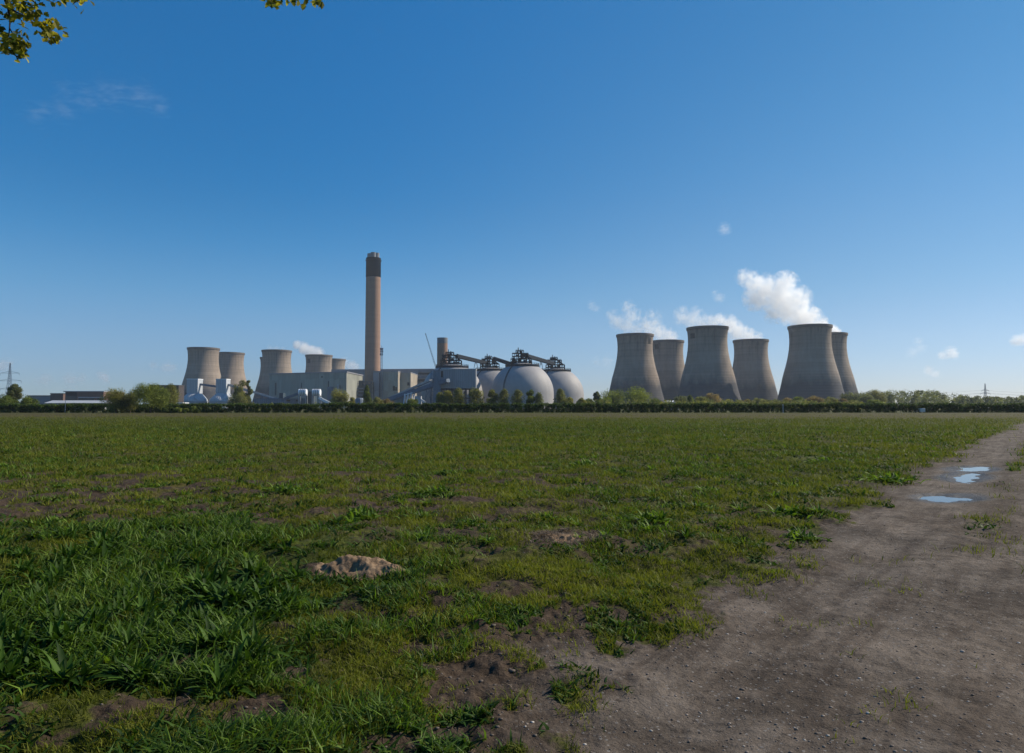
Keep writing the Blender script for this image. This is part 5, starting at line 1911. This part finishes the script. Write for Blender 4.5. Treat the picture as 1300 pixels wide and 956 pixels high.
vapour('cirrus_cloud', cb, 7000, 'feathery pale wisp of high cloud in the upper left sky', 'cloud', 0.0012, 2.3, 0.34, 2.8, (0.45, 0.7, 1.7), gain=1.5)

# ------------------------------------------------------------------ haze
m = MB().box(-3100, 3100, -3100, 3100, -1.5, 330)
hz = m.build('haze', NT('haze_air').m)
t = hz.data.materials[0].node_tree
v = t.nodes.new('ShaderNodeVolumePrincipled')
v.inputs['Color'].default_value = (0.8, 0.88, 1.0, 1)
v.inputs['Density'].default_value = 0.00007
v.inputs['Anisotropy'].default_value = 0.2
outn = [n for n in t.nodes if n.type == 'OUTPUT_MATERIAL'][0]
t.links.new(v.outputs[0], outn.inputs['Volume'])
tag(hz, 'thin bluish air over the whole plain', 'haze', kind='stuff')

# ------------------------------------------------------------------ light
AZ, EL = math.radians(69), math.radians(36)
sd = Vector((math.sin(AZ) * math.cos(EL), math.cos(AZ) * math.cos(EL), math.sin(EL)))
sl = bpy.data.lights.new('sun', 'SUN')
sl.energy = 5.0
sl.angle = math.radians(0.53)
sl.color = (1.0, 0.9, 0.74)
so = bpy.data.objects.new('sun', sl)
COL.objects.link(so)
so.rotation_euler = (-sd).to_track_quat('-Z', 'Y').to_euler()
so.location = (50, 30, 60)

TINT_AWAY = [(0.0, (.66, .92, 1.45)), (0.06, (.68, .97, 1.45)), (0.14, (.6, 1.12, 1.52)), (0.21, (.35, 1.1, 1.56)), (0.3, (.13, 1.03, 1.58)), (0.5, (.08, 1.13, 1.78))]
TINT_SUN = [(0.0, (.92, 1.03, 1.45)), (0.06, (.9, 1.05, 1.4)), (0.15, (.78, 1.07, 1.28)), (0.3, (.58, 1.12, 1.36)), (0.5, (.39, 1.11, 1.4))]
w = bpy.data.worlds.new('World')
S.world = w
w.use_nodes = True
nt = w.node_tree
bg = nt.nodes['Background']
sky = nt.nodes.new('ShaderNodeTexSky')
sky.sky_type = 'NISHITA'
sky.sun_disc = False
sky.sun_elevation = EL
sky.sun_rotation = AZ
sky.air_density = 1.0
sky.dust_density = 0.15
sky.ozone_density = 2.5
sky.altitude = 0
hs = nt.nodes.new('ShaderNodeHueSaturation')
hs.inputs['Saturation'].default_value = 1.0
nt.links.new(sky.outputs[0], hs.inputs['Color'])
# deeper azure overhead, pale blue low down
tc = nt.nodes.new('ShaderNodeTexCoord')
sx = nt.nodes.new('ShaderNodeSeparateXYZ')
nt.links.new(tc.outputs['Generated'], sx.inputs[0])
def tint_ramp(stops):
    rp_ = nt.nodes.new('ShaderNodeValToRGB')
    el = rp_.color_ramp.elements
    rp_.color_ramp.interpolation = 'CARDINAL'
    while len(el) < len(stops): el.new(0.5)
    for e_, (p_, c_) in zip(el, stops):
        e_.position = p_
        e_.color = (c_[0] / 2, c_[1] / 2, c_[2] / 2, 1)
    nt.links.new(sx.outputs[2], rp_.inputs[0])
    return rp_.outputs[0]


dt = nt.nodes.new('ShaderNodeVectorMath')
dt.operation = 'DOT_PRODUCT'
dt.inputs[1].default_value = (math.sin(math.radians(58)), math.cos(math.radians(58)), 0)
nt.links.new(tc.outputs['Generated'], dt.inputs[0])
mr = nt.nodes.new('ShaderNodeMapRange')
mr.interpolation_type = 'SMOOTHSTEP'
mr.inputs[1].default_value = 0.2
mr.inputs[2].default_value = 0.95
nt.links.new(dt.outputs['Value'], mr.inputs[0])
tm = nt.nodes.new('ShaderNodeMix')
tm.data_type = 'RGBA'
nt.links.new(mr.outputs[0], tm.inputs[0])
nt.links.new(tint_ramp(TINT_AWAY), tm.inputs[6])
nt.links.new(tint_ramp(TINT_SUN), tm.inputs[7])
mm = nt.nodes.new('ShaderNodeMix')
mm.data_type = 'RGBA'
mm.blend_type = 'MULTIPLY'
mm.inputs[0].default_value = 1.0
nt.links.new(hs.outputs[0], mm.inputs[6])
nt.links.new(tm.outputs[2], mm.inputs[7])
dbl = nt.nodes.new('ShaderNodeVectorMath')
dbl.operation = 'SCALE'
dbl.inputs['Scale'].default_value = 2.0
nt.links.new(mm.outputs[2], dbl.inputs[0])
nt.links.new(dbl.outputs[0], bg.inputs['Color'])
bg.inputs['Strength'].default_value = 0.058

S.view_settings.view_transform = 'Standard'
S.view_settings.look = 'None'
S.view_settings.exposure = 0.3
S.view_settings.gamma = 1.0
S.view_settings.use_curve_mapping = False
S.cycles.volume_bounces = 20
S.cycles.max_bounces = 24
S.cycles.use_denoising = True
S.cycles.volume_step_rate = 1.0
S.cycles.volume_max_steps = 256
